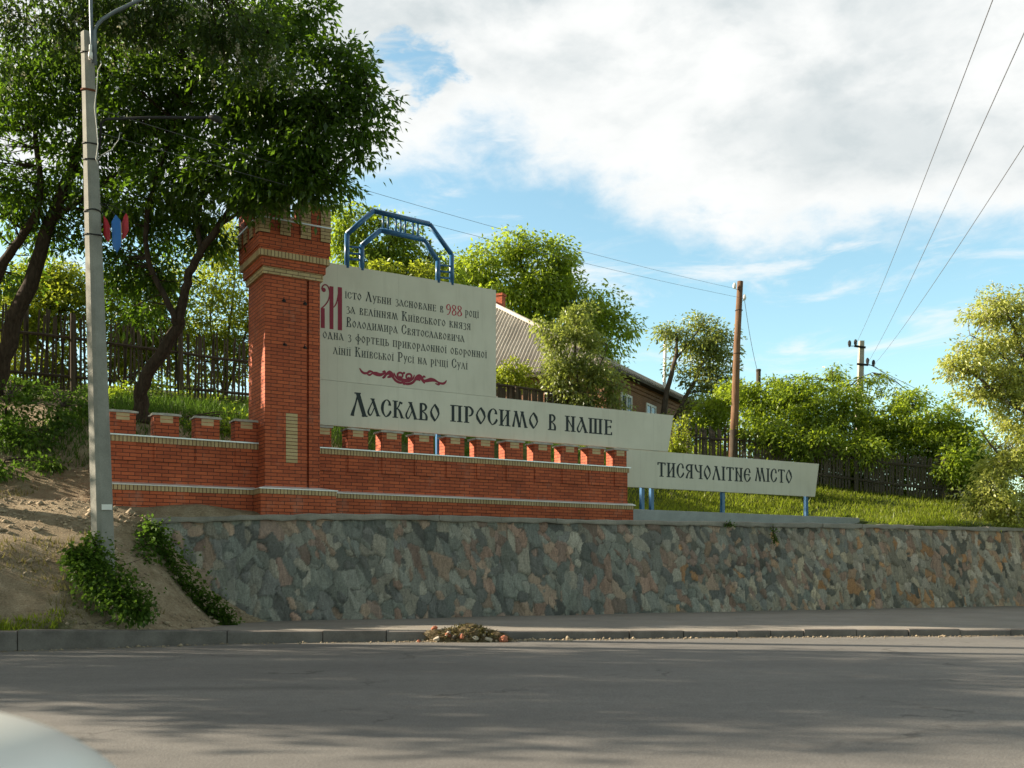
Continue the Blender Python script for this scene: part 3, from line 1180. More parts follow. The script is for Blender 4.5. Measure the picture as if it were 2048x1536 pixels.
# plinth wraps three sides
mb = MB()
mbox(mb, T0 - 0.12, 0.14, -0.70, 0.62, BASE - 0.5, Z_PL, torg)
mb.build('plinth', M_BRICK, tower)
mb = MB()
mbox(mb, T0 - 0.14, 0.155, -0.70, 0.64, Z_PL, Z_PL + 0.10, torg)
mb.build('header_course', M_YHEAD, tower)
mb = MB()
zz = Z_PL + 0.10 - BASE
a0, a1, b0_, b1_ = T0 - 0.165 - T0, 0.17 - T0, -0.165 + 0.0, 1.2
vs = [(a0, b0_, zz), (a1, b0_, zz), (a1, b1_, zz), (a0, b1_, zz), (a0, b0_, zz + .02), (a1, b0_, zz + .02), (a1, b1_, zz + .02), (a0, b1_, zz + .02),
      (0.0, 0.0, zz + .07), (1.2, 0.0, zz + .07), (1.2, 1.2, zz + .07), (0.0, 1.2, zz + .07)]
mb.add(vs, [(0, 3, 2, 1), (0, 1, 5, 4), (1, 2, 6, 5), (2, 3, 7, 6), (3, 0, 4, 7), (4, 5, 9, 8), (5, 6, 10, 9), (6, 7, 11, 10), (7, 4, 8, 11)])
mb.build('ledge_flashing', M_FLASH, tower)


def ring_box(mb, g, z0, z1):
    mbox(mb, T0 - g, T1 + g, -0.70 - g, 0.5 + g, z0, z1, torg)


mb = MB()
ring_box(mb, 0.05, ZS, ZS + 0.15)
mb.build('yellow_course', M_YBRICK, tower)
mb = MB()
ring_box(mb, 0.095, ZS + 0.15, ZS + 0.335)
mb.build('corbel', M_BRICK, tower)
mb = MB()
ring_box(mb, 0.16, ZS + 0.335, ZS + 0.46)
mb.build('yellow_course', M_YHEAD, tower)
ZC = 8.46
mb = MB()
ring_box(mb, 0.15, ZS + 0.46, ZS + 0.535)
ring_box(mb, 0.175, ZS + 0.535, ZS + 0.60)
ring_box(mb, 0.17, ZS + 0.60, ZC)
mb.build('crown', M_BRICK, tower)
g = 0.17
W = 1.2 + 2 * g
mb = MB()
bw = W / 7.0
for i in range(0, 7, 2):
    mb = MB()
    mbox(mb, T0 - g + i * bw, T0 - g + (i + 1) * bw, 0.5 + g - 0.01, 0.5 + g + 0.028, ZC - 0.30, ZC, torg)
    mb.build('dentil', M_YBRICK, tower)
for i in range(0, 7, 2):
    mb = MB()
    mbox(mb, T0 - g - 0.028, T0 - g + 0.01, 0.5 + g + 0.028 - (i + 1) * bw, 0.5 + g + 0.028 - i * bw - (0.040 if i == 0 else 0), ZC - 0.30, ZC, torg)
    mb.build('dentil', M_YBRICK, tower)
mb = MB()
ring_box(mb, 0.21, ZC, ZC + 0.028)
mb.build('ledge_flashing', M_FLASH, tower)
# crown battlements
zt = ZC + 0.028
hh = 0.42
for (p0, p1) in ((0.0, 3 * bw), (4 * bw, 7 * bw)):
    for back in (0, 1):
        f1 = 0.5 + g if not back else -0.70 - g + 0.45
        f0 = f1 - 0.45
        mb = MB()
        c = T0 - g
        mbox(mb, c + p0, c + p1, f0, f1, zt, zt + hh, torg)
        ml = mb.build('merlon', M_BRICK, tower)
        if not back:
            y = MB()
            mbox(y, c + p0, c + p0 + bw, f1 - 0.01, f1 + 0.026, zt, zt + hh, torg)
            mbox(y, c + p1 - bw, c + p1, f1 - 0.01, f1 + 0.026, zt, zt + hh, torg)
            y.build('yellow_quoin', M_YBRICK, ml)
        k = MB()
        mbox(k, c + p0 - 0.03, c + p1 + 0.03, f0 - 0.03, f1 + 0.05, zt + hh, zt + hh + 0.05, torg)
        k.build('cement_cap', M_CAP, ml)
for (u, v) in ((568, 602), (610, 608), (570, 690), (610, 696)):
    s, z = on_plane(u, v, 0.5)
    mb = MB()
    p = [(s - torg[0], 0.02, z - BASE), (s - torg[0] - 0.01, -0.07, z - BASE + 0.01), (s - torg[0] - 0.05, -0.10, z - BASE + 0.005), (s - torg[0] - 0.03, -0.085, z - BASE + 0.05)]
    mb.tube(p, 0.013, 6)
    mbox(mb, s - 0.04, s + 0.04, 0.49, 0.512, z - 0.02, z + 0.02, torg)
    mb.build('hook', M_IRON, tower)

# ------------------------------------------------------------------ boards and lettering
TP = -0.50      # face plane of the boards


def ribbon(pts, w, smooth=0):
    """polygon strip around a polyline with a width per point"""
    pts = [np.array(p, float) for p in pts]
    w = list(w) if not isinstance(w, (int, float)) else [w] * len(pts)
    if smooth and len(pts) > 2:
        q, ww = [], []
        n = len(pts)
        for i in range(n - 1):
            p0, p1, p2, p3 = pts[max(i - 1, 0)], pts[i], pts[i + 1], pts[min(i + 2, n - 1)]
            for k in range(smooth):
                t = k / smooth
                q.append(0.5 * ((2 * p1) + (-p0 + p2) * t + (2 * p0 - 5 * p1 + 4 * p2 - p3) * t * t + (-p0 + 3 * p1 - 3 * p2 + p3) * t ** 3))
                ww.append(w[i] + (w[i + 1] - w[i]) * t)
        q.append(pts[-1])
        ww.append(w[-1])
        pts, w = q, ww
    Lp, Rp = [], []
    for i, p in enumerate(pts):
        a, b = pts[max(i - 1, 0)], pts[min(i + 1, len(pts) - 1)]
        t = b - a
        t = t / (np.linalg.norm(t) + 1e-9)
        nrm = np.array((-t[1], t[0]))
        Lp.append(p + nrm * w[i] / 2)
        Rp.append(p - nrm * w[i] / 2)
    return Lp, Rp


def stem(x, y0=0, y1=1, w=.16, top=1, bot=1):
    r = [([(x, y0), (x, y1)], w)]
    if top:
        r.append(([(x - w * 1.0, y1 - .03), (x + w * 1.0, y1 - .03)], .06))
    if bot:
        r.append(([(x - w * 1.0, y0 + .03), (x + w * 1.0, y0 + .03)], .06))
    return r


def glyph(ch):
    """(advance, strokes) in an old Slavonic bookhand; stroke = (points, width(s)[, smooth])"""
    W_ = .16
    drop = lambda x, y, d=-1: ([(x, y), (x, y + d * .17)], .09)
    C_ = [([(.50, .70), (.46, .90), (.30, .99), (.13, .80), (.07, .5), (.12, .22), (.27, .0)], [.15, .10, .05, .14, .17, .12, .04], 4),
          ([(.26, .0), (.42, .12), (.53, .30), (.50, .38)], [.04, .12, .13, .07], 4), ([(.40, .71), (.57, .69)], .05)]
    O_ = [([(.30, 1.0), (.12, .72), (.06, .52)], [.05, .08, .10]), ([(.05, .56), (.12, .30), (.31, .0)], [.10, .17, .12]),
          ([(.28, 1.0), (.46, .72), (.54, .44)], [.12, .17, .10]), ([(.54, .48), (.46, .26), (.29, .0)], [.10, .08, .05])]
    A_ = [([(.28, .97), (.60, .0)], W_), ([(.16, .97), (.40, .97)], .06), ([(.48, .03), (.72, .03)], .06),
          ([(.30, .86), (.14, .5), (.04, .22), (.11, .04), (.22, .10), (.40, .52)], [.05, .07, .11, .11, .06, .05], 4)]
    L_ = [([(.30, .97), (.58, .0)], .17), ([(.16, .97), (.42, .97)], .06), ([(.46, .03), (.70, .03)], .06),
          ([(.29, .90), (.20, .5), (.10, .16), (.07, .0)], [.05, .07, .12, .16], 3)]
    low = [([(.14, .55), (.38, .50), (.49, .30), (.42, .06), (.10, .03)], [.05, .10, .16, .10, .06], 4)]
    G = {
        'А': (.70, A_), 'Л': (.70, L_), 'С': (.62, C_), 'О': (.64, O_),
        'К': (.66, stem(.13) + [([(.18, .48), (.34, .72), (.40, .93)], [.06, .07, .08], 3), ([(.36, .94), (.54, .86)], [.10, .13]), ([(.22, .56), (.38, .42), (.53, .0)], [.06, .12, .16], 3), ([(.44, .03), (.66, .03)], .06)]),
        'В': (.62, stem(.15, top=0) + [([(.13, .98), (.36, .94), (.45, .78), (.37, .60), (.18, .53)], [.05, .12, .15, .09, .05], 4), ([(.18, .54), (.40, .40), (.48, .22), (.47, .03)], [.05, .09, .14, .13], 3), ([(.0, .03), (.53, .03)], .07)]),
        'П': (.70, stem(.14) + stem(.52) + [([(.02, .97), (.66, .97)], .06)]),
        'Р': (.62, stem(.15) + [([(.15, .97), (.36, .95), (.50, .74), (.43, .50), (.27, .42)], [.05, .11, .15, .10, .07], 4)]),
        'И': (.70, stem(.14) + stem(.52) + [([(.20, .24), (.46, .74)], .06)]),
        'Н': (.70, stem(.14) + stem(.52) + [([(.18, .78), (.48, .24)], .07)]),
        'М': (.98, [([(.24, .97), (.17, .5), (.08, .0)], [.05, .08, .15], 3), ([(.24, 1), (.48, 0)], .15), ([(.50, .04), (.60, .96)], .06), ([(.62, 1), (.86, 0)], .15),
                    ([(.12, .97), (.34, .97)], .06), ([(.52, .97), (.74, .97)], .06), ([(.38, .03), (.56, .03)], .06), ([(.76, .03), (.97, .03)], .06)]),
        'Ш': (.98, stem(.14, bot=0) + stem(.46, bot=0) + stem(.78, bot=0) + [([(.02, .03), (.92, .03)], .07)]),
        'Ч': (.68, stem(.50) + [([(.07, 1), (.12, .72), (.26, .52), (.46, .50)], [.13, .14, .09, .05], 3)]),
        'І': (.32, stem(.15)),
        'Т': (.66, stem(.32, top=0) + [([(.02, .95), (.62, .95)], .08), drop(.05, .97), drop(.59, .97)]),
        'Е': (.58, stem(.14) + [([(.05, .96), (.50, .96)], .06), drop(.47, .97), ([(.18, .50), (.42, .56)], .07), drop(.42, .62), ([(.05, .03), (.53, .03)], .07), drop(.49, .02, 1)]),
        'Є': (.62, C_ + [([(.14, .53), (.44, .56)], .07), drop(.44, .60)]),
        'Я': (.66, stem(.48) + [([(.48, .96), (.22, .93), (.10, .74), (.22, .55), (.46, .52)], [.05, .11, .15, .10, .05], 4), ([(.40, .54), (.22, .36), (.09, .0)], [.05, .09, .16], 3)]),
        'У': (.62, [([(.09, .98), (.30, .30)], .15), ([(.0, .97), (.2, .97)], .06), ([(.53, .98), (.36, .36), (.16, -.26)], [.11, .08, .12], 3), ([(.42, .97), (.62, .97)], .06)]),
        'Б': (.60, stem(.14) + low + [([(.06, .96), (.48, .96)], .07), drop(.46, .97)]),
        'З': (.54, [([(.08, .82), (.22, .98), (.40, .85), (.36, .64), (.20, .54)], [.13, .06, .14, .10, .05], 4), ([(.20, .54), (.42, .42), (.44, .12), (.26, -.10), (.06, -.02)], [.05, .11, .15, .08, .10], 4)]),
        'Ц': (.68, stem(.14, bot=0) + stem(.48, bot=0) + [([(.02, .03), (.60, .03)], .07), ([(.58, .05), (.62, -.22)], [.1, .06])]),
        'Г': (.54, stem(.14) + [([(.05, .96), (.48, .96)], .07), drop(.46, .97)]),
        'Д': (.74, L_ + [([(.02, .02), (.72, .02)], .06), drop(.05, .03), drop(.69, .03)]),
        'Ф': (.80, stem(.40, -.30, 1.25) + [([(.36, .90), (.12, .70), (.08, .48), (.36, .14)], [.06, .10, .15, .06], 3), ([(.44, .90), (.68, .62), (.70, .44), (.44, .14)], [.06, .15, .12, .06], 3)]),
        'Ь': (.58, stem(.14) + low),
        'Ї': (.34, stem(.15) + [([(.02, 1.20), (.10, 1.20)], .09), ([(.22, 1.20), (.30, 1.20)], .09)]),
        'і': (.32, stem(.15) + [([(.11, 1.20), (.20, 1.20)], .10)]),
        '9': (.60, [([(.50, .70), (.42, .95), (.26, 1.0), (.10, .82), (.10, .60), (.26, .46), (.46, .62)], [.10, .08, .07, .14, .13, .06, .05], 4), ([(.52, .80), (.50, .40), (.30, .02), (.12, .0)], [.13, .14, .08, .06], 4)]),
        '8': (.60, [([(.30, .54), (.12, .74), (.16, .96), (.34, 1.0), (.48, .84), (.42, .64), (.30, .54)], [.07, .14, .08, .06, .13, .09, .07], 4),
                    ([(.30, .54), (.10, .30), (.12, .06), (.32, .0), (.52, .18), (.46, .40), (.30, .54)], [.07, .14, .09, .06, .15, .10, .07], 4)]),
        ' ': (.50, []),
    }
    return G[ch]


class Letters:
    """flat painted lettering on a board: quads standing a few millimetres proud of its face"""

    def __init__(self, org):
        self.mb = MB()
        self.org = org
        self.k = 0
        self.sink = None

    def flush(self):
        if self.sink and self.mb.v:
            self.mb.build(*self.sink)
            self.mb = MB()

    def strip(self, Lp, Rp):
        self.k += 1
        y = -TP - 0.003 - 0.00025 * (self.k % 9)
        vs = []
        for a, b in zip(Lp, Rp):
            vs += [(a[0] - self.org[0], y, a[1] - self.org[1]), (b[0] - self.org[0], y, b[1] - self.org[1])]
        fs = [(2 * i, 2 * i + 1, 2 * i + 3, 2 * i + 2) for i in range(len(Lp) - 1)]
        self.mb.add(vs, fs)

    def text(self, text, s0, s1, z, h, cap=None, gap=.06):
        """fit the words between s0 and s1 on baseline z; capitals (upper-case marks) are taller when cap is given"""
        items = []
        x = 0
        for ch in text:
            big = cap is not None and ch.isupper()
            G = ch.upper() if ch not in 'і' else ch
            adv, st = glyph(G)
            k = (cap / h) if big else 1.0
            items.append((x, k, st, G, big))
            x += adv * (k * .92 if big else 1) + (gap if ch != ' ' else 0)
        x -= gap
        kx = (s1 - s0) / x
        for x0, k, st, G, big in items:
            if G == ' ':
                self.flush()
            for q in st:
                pts, w = q[0], q[1]
                sm = q[2] if len(q) > 2 else 0
                dy = -.28 if (not big and cap is not None and G in 'Р') else 0
                ky = h * k
                if dy:
                    pts2 = [(px, py * 1.22 + dy) for px, py in pts]
                else:
                    pts2 = pts
                # stroke in isotropic glyph units, then scaled to the board
                if cap is not None:
                    w = [q_ * .84 for q_ in w] if isinstance(w, list) else w * .84
                Lp, Rp = ribbon(pts2, w, sm)
                kk = k * .92 if big else 1
                f = lambda p: (s0 + (x0 + p[0] * kk) * kx, z + p[1] * ky)
                self.strip([f(p) for p in Lp], [f(p) for p in Rp])

    def line(self, pix, w, smooth=4):
        """stroke given by photographed pixels on the board plane; widths in metres"""
        pts = [on_plane(u, v, TP) for u, v in pix]
        Lp, Rp = ribbon(pts, w, smooth)
        self.strip(Lp, Rp)

    def disc(self, u, v, r, n=14):
        s, z = on_plane(u, v, TP)
        self.k += 1
        y = -TP - 0.003 - 0.00025 * (self.k % 9)
        self.mb.add([(s + r * math.cos(6.2832 * i / n) - self.org[0], y, z + r * math.sin(6.2832 * i / n) - self.org[1]) for i in range(n)], [tuple(range(n))])

    def build(self, name, mat, parent):
        return self.mb.build(name, mat, parent)


def board(name, label, poly, posts=()):
    s0 = min(p[0] for p in poly)
    z0 = min(p[1] for p in poly)
    root = thing(name, label, 'sign', mon(s0, 0, z0), TH)
    mb = MB()
    mb.prism([(s - s0, z - z0) for s, z in poly], -TP, -TP + 0.10)
    mb.build('panel', M_SIGN, root, fix=True)
    for s, zb, zt in posts:
        mb = MB()
        mb.box(s - s0 - 0.05, s - s0 + 0.05, -TP + 0.104, -TP + 0.20, zb - z0, zt - z0)
        mb.build('post', M_BLUE, root)
    return root, (s0, z0)


ZT, ZM, ZB = 8.13, 5.47, 4.45
sR = on_plane(992, 600, TP)[0]
crown_s = -0.18
ZS0 = ZS
b1, o1 = board('founding_board', 'large beige board with the long founding text and a maroon initial, beside the tower',
               [(crown_s + 0.01, ZM), (sR, ZM), (sR, ZT), (crown_s + 0.42, ZT), (crown_s + 0.38, ZT - 0.18), (crown_s + 0.24, ZT - 0.3), (crown_s + 0.14, ZT - 0.58), (crown_s + 0.01, ZT - 0.62)])
s2a, s2b = on_plane(1347, 830, TP)[0], on_plane(1336, 902, TP)[0]
pposts = []
b2, o2 = board('welcome_board', 'long beige board with large black welcome lettering above the battlements',
               [(crown_s + 0.01, ZB), (s2b, ZB), (s2a, ZM - 0.006), (crown_s + 0.01, ZM - 0.006)],
               [(on_plane(876, 870, TP - .15)[0], 2.3, 8.0), (on_plane(1303, 940, TP - .15)[0], 2.3, 5.3)])
s3a, s3b = on_plane(1638, 927, TP)[0], on_plane(1630, 993, TP)[0]
s3l = 8.50
b3, o3 = board('town_board', 'low beige board with black lettering on blue posts, at the right end',
               [(s3l, 3.42), (s3b, 3.42), (s3a, 4.435), (s3l, 4.435)],
               [(on_plane(u, 1000, TP - .15)[0], 2.3, 4.2) for u in (1284, 1445, 1612)])

# founding text: pixel boxes measured on a 5.535x enlargement of the board
zu = lambda x, y: (630 + x / 5.535, 540 + y / 5.535)


def tline(org, text, x0, y0, x1, y1, h, cap, mat=None, nm='word'):
    Lt = Letters(org)
    Lt.sink = (nm, mat or M_INK, b1)
    a = on_plane(*zu(x0, y0), TP)
    b = on_plane(*zu(x1, y1), TP)
    Lt.text(text, a[0], b[0], (a[1] + b[1]) / 2, h, cap)
    Lt.flush()


tline(o1, 'істо Лубни засноване в', 330, 312, 1425, 472, .155, .225)
tline(o1, 'році', 1660, 512, 1815, 532, .155, .225)
tline(o1, 'за велінням Київського князя', 345, 475, 1725, 665, .155, .225)
tline(o1, 'Володимира Святославовича', 345, 622, 1655, 805, .155, .225)
tline(o1, 'одна з фортець прикордонної оборонної', 85, 752, 1905, 980, .155, .225)
tline(o1, 'лінії Київської Русі на річці Сулі', 200, 928, 1690, 1105, .155, .225)
tline(o1, '988', 1450, 490, 1628, 512, .24, None, M_LIGHTRED, 'year_numerals')
lt = Letters(o1)
for x0, x1, ya, yb in ((64, 108, 418, 640), (160, 204, 178, 652), (252, 299, 188, 664)):
    p = [on_plane(*zu(x, y), TP) for x, y in ((x0, ya), (x1, ya + 6), (x1, yb + 6), (x0, yb))]
    lt.strip([p[0], p[3]], [p[1], p[2]])
lt.line([zu(*q) for q in ((70, 425), (105, 395), (145, 340), (162, 265), (150, 195), (118, 163), (85, 178), (74, 215))], [.03, .03, .03, .03, .03, .03, .03, .03])
lt.disc(*zu(96, 220), .05)
lt.line([zu(*q) for q in ((204, 415), (230, 380), (248, 325), (258, 250))], [.02, .03, .03, .02])
lt.build('initial_letter', M_RED, b1)
lt = Letters(o1)
Z = lambda *qs: [zu(*q) for q in qs]
lt.line(Z((493, 1086), (515, 1122), (545, 1142), (580, 1140), (605, 1122), (640, 1128)), [.02, .055, .06, .05, .06, .03])
lt.line(Z((575, 1150), (600, 1163), (625, 1150), (640, 1130)), [.02, .05, .04, .02])
lt.line(Z((630, 1138), (680, 1150), (720, 1160), (760, 1148), (785, 1132)), [.05, .10, .08, .05, .03])
lt.line(Z((745, 1130), (770, 1122), (778, 1130)), [.03, .05, .02])
lt.line(Z((745, 1195), (765, 1185), (790, 1155), (825, 1138), (850, 1158), (868, 1195), (900, 1230), (945, 1248), (985, 1235)), [.04, .06, .05, .11, .10, .06, .06, .06, .05])
lt.line(Z((800, 1190), (830, 1178), (858, 1160)), [.03, .07, .04])
lt.line(Z((872, 1135), (890, 1178), (930, 1215), (985, 1220)), [.02, .05, .05, .04])
lt.line(Z((985, 1215), (955, 1205), (920, 1185), (915, 1152), (940, 1136), (968, 1150), (966, 1182), (944, 1188), (938, 1170)), [.05, .05, .05, .05, .05, .05, .045, .04, .04])
lt.line(Z((985, 1215), (1020, 1215), (1058, 1200), (1068, 1170), (1046, 1150), (1015, 1160), (1010, 1190), (1032, 1200), (1042, 1184)), [.05, .05, .05, .05, .05, .05, .045, .04, .04])
lt.line(Z((985, 1255), (1030, 1262), (1075, 1250), (1105, 1220), (1125, 1190), (1155, 1178), (1180, 1200), (1200, 1235), (1215, 1255)), [.05, .06, .06, .06, .08, .11, .09, .06, .04])
lt.line(Z((985, 1232), (1040, 1232), (1085, 1200), (1100, 1160)), [.04, .05, .05, .02])
lt.line(Z((1110, 1218), (1140, 1210), (1165, 1225)), [.03, .06, .04])
lt.line(Z((1185, 1205), (1205, 1178), (1222, 1190)), [.03, .05, .03])
lt.line(Z((1180, 1220), (1225, 1228), (1280, 1215), (1325, 1222), (1350, 1240)), [.04, .07, .10, .07, .04])
lt.line(Z((1335, 1225), (1375, 1250), (1415, 1258), (1440, 1245), (1456, 1222)), [.04, .05, .06, .05, .02])
lt.line(Z((1330, 1255), (1365, 1268), (1385, 1256)), [.02, .05, .03])
lt.disc(*zu(985, 1140), .03)
lt.disc(*zu(985, 1255), .04)
lt.build('scroll_ornament', M_RED, b1)


def words(org, root, spec, h, cap=None):
    for w, u0, v0, u1, v1 in spec:
        Lt = Letters(org)
        a, b = on_plane(u0, v0, TP), on_plane(u1, v1, TP)
        Lt.text(w, a[0], b[0], (a[1] + b[1]) / 2, h, cap)
        Lt.build('word' if len(w) != 1 or w == 'В' else 'capital_letter', M_INK, root)


words(o2, b2, [('Л', 701, 832, 735, 833.5)], .545)
words(o2, b2, [('АСКАВО', 735, 833.5, 881, 841), ('ПРОСИМО', 901, 844, 1078, 857), ('В', 1096, 860, 1114, 861), ('НАШЕ', 1130, 863, 1225.5, 870)], .405)
words(o3, b3, [('ТИСЯЧОЛІТНЄ', 1314.5, 954, 1502, 963.5), ('МІСТО', 1509.5, 962, 1585, 967)], .40)

# ------------------------------------------------------------------ arch of blue pipes
ta = TP - 0.05
arch_z = ZT
sa0 = on_plane(693, 525, ta)[0]
arch = thing('metal_arch', 'blue painted pipe arch with rungs standing on top of the founding board', 'arch', mon(sa0, ta, arch_z), TH)


def arch_pts(pix):
    r = []
    for u, v in pix:
        s, z = on_plane(u, v, ta)
        r.append((s - sa0, 0.0, z - arch_z))
    return r


za = lambda x, y: (680 + x / 8.533, 410 + y / 8.533)
outer = arch_pts([za(*q) for q in ((118, 1010), (118, 500), (570, 100), (1525, 325), (1905, 845), (1905, 1340))])
inner = arch_pts([za(*q) for q in ((370, 1070), (370, 695), (690, 430), (1425, 590), (1670, 950), (1670, 1300))])
outer[0] = (outer[0][0], 0, -0.05)
outer[-1] = (outer[-1][0], 0, -0.05)
inner[0] = (inner[0][0], 0, -0.05)
inner[-1] = (inner[-1][0], 0, -0.05)
for nm, pth in (('outer_pipe', outer), ('inner_pipe', inner)):
    mb = MB()
    for a, b in zip(pth[:-1], pth[1:]):
        A, B = Vector(a), Vector(b)
        mb.tube([A, B], 0.060, 12)
    mb.build(nm, M_BLUE, arch, True)
for x0, x1, yv in ((118, 370, 715), (118, 370, 825), (118, 370, 925), (1670, 1905, 1030), (1670, 1905, 1135), (1670, 1905, 1240)):
    a, b = arch_pts([za(x0, yv - 8), za(x1, yv + 14)])
    mb = MB()
    mb.tube([a, b], 0.023, 8)
    mb.build('rung', M_BLUE, arch, True)
for x in (735, 820, 955, 1035, 1112, 1245, 1328):
    f = (x - 570) / (1525 - 570)
    yt = 100 + f * 225
    f2 = (x - 690) / (1425 - 690)
    yb = 430 + f2 * 160
    a, b = arch_pts([za(x, yt), za(x, yb)])
    mb = MB()
    mb.tube([a, b], 0.026, 8)
    mb.build('baluster', M_BLUE, arch, True)

# concrete plinth under the last board
pl_s0, pl_s1 = 8.56, on_plane(1718, 1040, -0.35)[0]
pl = MB()
pl.box(0, pl_s1 - pl_s0, 0.32, 0.85, -0.45, 0.36)
tag(pl.build('concrete_plinth', M_PLINTH), 'low pale concrete plinth on the retaining wall under the low town board', 'plinth')
plo = bpy.data.objects['concrete_plinth']
plo.location = mon(pl_s0, 0, 2.45)
plo.rotation_euler = (0, 0, TH)
bv = plo.modifiers.new('bevel', 'BEVEL')
bv.width = 0.012
bv.segments = 2

# ------------------------------------------------------------------ street pole
PB = P(207, 1124, 16.2)
PT = P(174, 66, 16.2)
pole = thing('street_pole', 'grey concrete street pole leaning left, in front of the short brick wall', 'street lamp', (PB.x, PB.y, PB.z - 0.4))
pd = PT - PB


def pole_at(v, dx=0.0, dy=0.0):
    t = (1124 - v) / (1124 - 66)
    q = PB + pd * t
    return Vector((q.x - PB.x + dx, q.y - PB.y + dy, q.z - PB.z + 0.4))


# chamfered square section, turned so that an edge faces the road
mb = MB()
rings = []
for v, w in ((1180, 0.165), (1124, 0.163), (900, 0.150), (500, 0.122), (200, 0.098), (66, 0.088)):
    c = pole_at(v)
    ang0 = R(6)
    ring = []
    for k in range(4):
        for da in (-12, 12):
            a = ang0 + R(90 * k + da)
            ring.append(c + Vector((math.cos(a) * w * 1.08, math.sin(a) * w * 1.08, 0)))
    rings.append(ring)
vs = [q for r in rings for q in r]
fs = []
for i in range(len(rings) - 1):
    for k in range(8):
        k2 = (k + 1) % 8
        fs.append((i * 8 + k, i * 8 + k2, i * 8 + 8 + k2, i * 8 + 8 + k))
fs.append(tuple((len(rings) - 1) * 8 + k for k in range(8)))
mb.add(vs, fs)
mb.build('shaft', M_CONC, pole)
M_STEEL = plain('weathered_steel', (0.16, 0.19, 0.22), 0.5, 0.5, 0.25)
M_RUST = plain('rusty_band', (0.13, 0.045, 0.02), 0.9, 0, 0.3)
M_WIREW = plain('pale_cable', (0.55, 0.54, 0.5), 0.6)
for v, m in ((108, M_IRON), (183, M_RUST), (290, M_IRON), (322, M_IRON), (424, M_IRON), (472, M_IRON)):
    t = (1124 - v) / (1124 - 66)
    w = 0.163 + (0.088 - 0.163) * t
    c = pole_at(v)
    mb = MB()
    lp = []
    for k in range(17):
        a = 6.2832 * k / 16
        lp.append(c + Vector((math.cos(a) * (w * 1.12), math.sin(a) * (w * 1.12), 0.012 * math.sin(a * 2 + v))))
    mb.tube(lp, 0.012 if m is M_IRON else 0.017, 6)
    mb.build('clamp_band', m, pole)
# lamp bracket rising out of the top, arm swinging up to the right
wp = lambda u, v, dy=-0.12: P(u, v, 16.2 + dy) - Vector((PB.x, PB.y, PB.z - 0.4))
mb = MB()
mb.tube([wp(191, 130), wp(190, 62), wp(194, 50), wp(206, 38), wp(232, 22), wp(290, -5), wp(360, -40)], 0.028, 10)
mb.build('lamp_arm', M_STEEL, pole, True)
mb = MB()
mb.tube([wp(186, 125), wp(183, 60), wp(182, 20), wp(181, -60)], 0.028, 8)
mb.build('riser_pipe', M_STEEL, pole, True)
mb = MB()
mb.tube([wp(345, -32, -.12), wp(375, -47, -.12), wp(420, -66, -.12), wp(445, -74, -.12)], [0.05, 0.13, 0.14, 0.05], 12)
mb.build('lamp_head', M_STEEL, pole, True)
mb = MB()
mb.tube([wp(181, 90, -.17), wp(181, 105, -.17)], 0.022, 10)
mb.tube([wp(181, 105, -.17), wp(181, 118, -.17)], 0.034, 10)
mb.build('insulator', M_WHITE, pole, True)
# lower side arm with a dark fitting
mb = MB()
mb.tube([wp(199, 300, .02), wp(202, 246, .02), wp(214, 238, .02), wp(300, 235, .05), wp(425, 235, .1)], 0.022, 8)
mb.build('side_arm', M_IRON, pole, True)
mb = MB()
mb.tube([wp(418, 234, .1), wp(428, 236, .1), wp(438, 240, .1), wp(444, 246, .1)], [0.03, 0.055, 0.055, 0.02], 10)
mb.build('side_fitting', M_IRON, pole, True)
mb = MB()
mb.tube([wp(201, 122, -.2), wp(203, 128, -.2), wp(196, 140, -.2), wp(193, 180, -.2), wp(189, 215, -.2), wp(194, 260, -.2), wp(196, 290, -.2), wp(192, 318, -.2), wp(196, 328, -.2)], 0.008, 5)
mb.tube([wp(194, 322, -.2), wp(204, 310, -.2), wp(224, 298, -.2), wp(237, 280, -.2), wp(240, 265, -.2)], 0.006, 5)
mb.build('cable', M_WIREW, pole, True)
mb = MB()
nv = pole_at(1015)
qa = [wp(203, 1009, -.145), wp(224, 1009, -.03), wp(224, 1020, -.03), wp(203, 1020, -.145)]
off = Vector((0.02, -0.045, 0))
mb.add([q + off for q in qa] + [q + off * 0.55 for q in qa], [(0, 1, 2, 3), (7, 6, 5, 4), (0, 4, 5, 1), (1, 5, 6, 2), (2, 6, 7, 3), (3, 7, 4, 0)])
mb.build('paper_notice', M_WHITE, pole)

# hanging pennants on the pole
M_PRED = plain('red_plastic', (0.40, 0.018, 0.03), 0.45, 0, 0.1, 4, 0.4)
M_PBLUE = plain('blue_plastic', (0.02, 0.13, 0.42), 0.45, 0, 0.1, 4, 0.4)


def pennant(label, pix, Y, mat, extra=None):
    ps = [P(u, v, Y) for u, v in pix]
    top = ps[0]
    root = thing('pennant', label, 'pennant', top, 0, 'pointed pennants hanging on the pole')
    mb = MB()
    n = len(ps)
    fr = [p - top for p in ps]
    bk = [p - top + Vector((0, 0.03, 0)) for p in ps]
    cf = sum(fr, Vector()) / n + Vector((0, -0.035, 0))
    cbk = sum(bk, Vector()) / n
    vs = fr + bk + [cf, cbk]
    fs = []
    for i in range(n):
        j = (i + 1) % n
        fs += [(i, j, 2 * n), (n + j, n + i, 2 * n + 1), (j, i, n + i, n + j)]
    mb.add(vs, fs)
    mb.build('banner', mat, root, fix=True)
    mb = MB()
    a = Vector((0, 0.015, -0.01))
    b = P(200, pix[0][1] - 22, Y + 0.1) - top
    mb.tube([a, (a + b) / 2 + Vector((0, 0, 0.03)), b], 0.007, 5)
    mb.build('hanger', M_IRON, root)
    return root


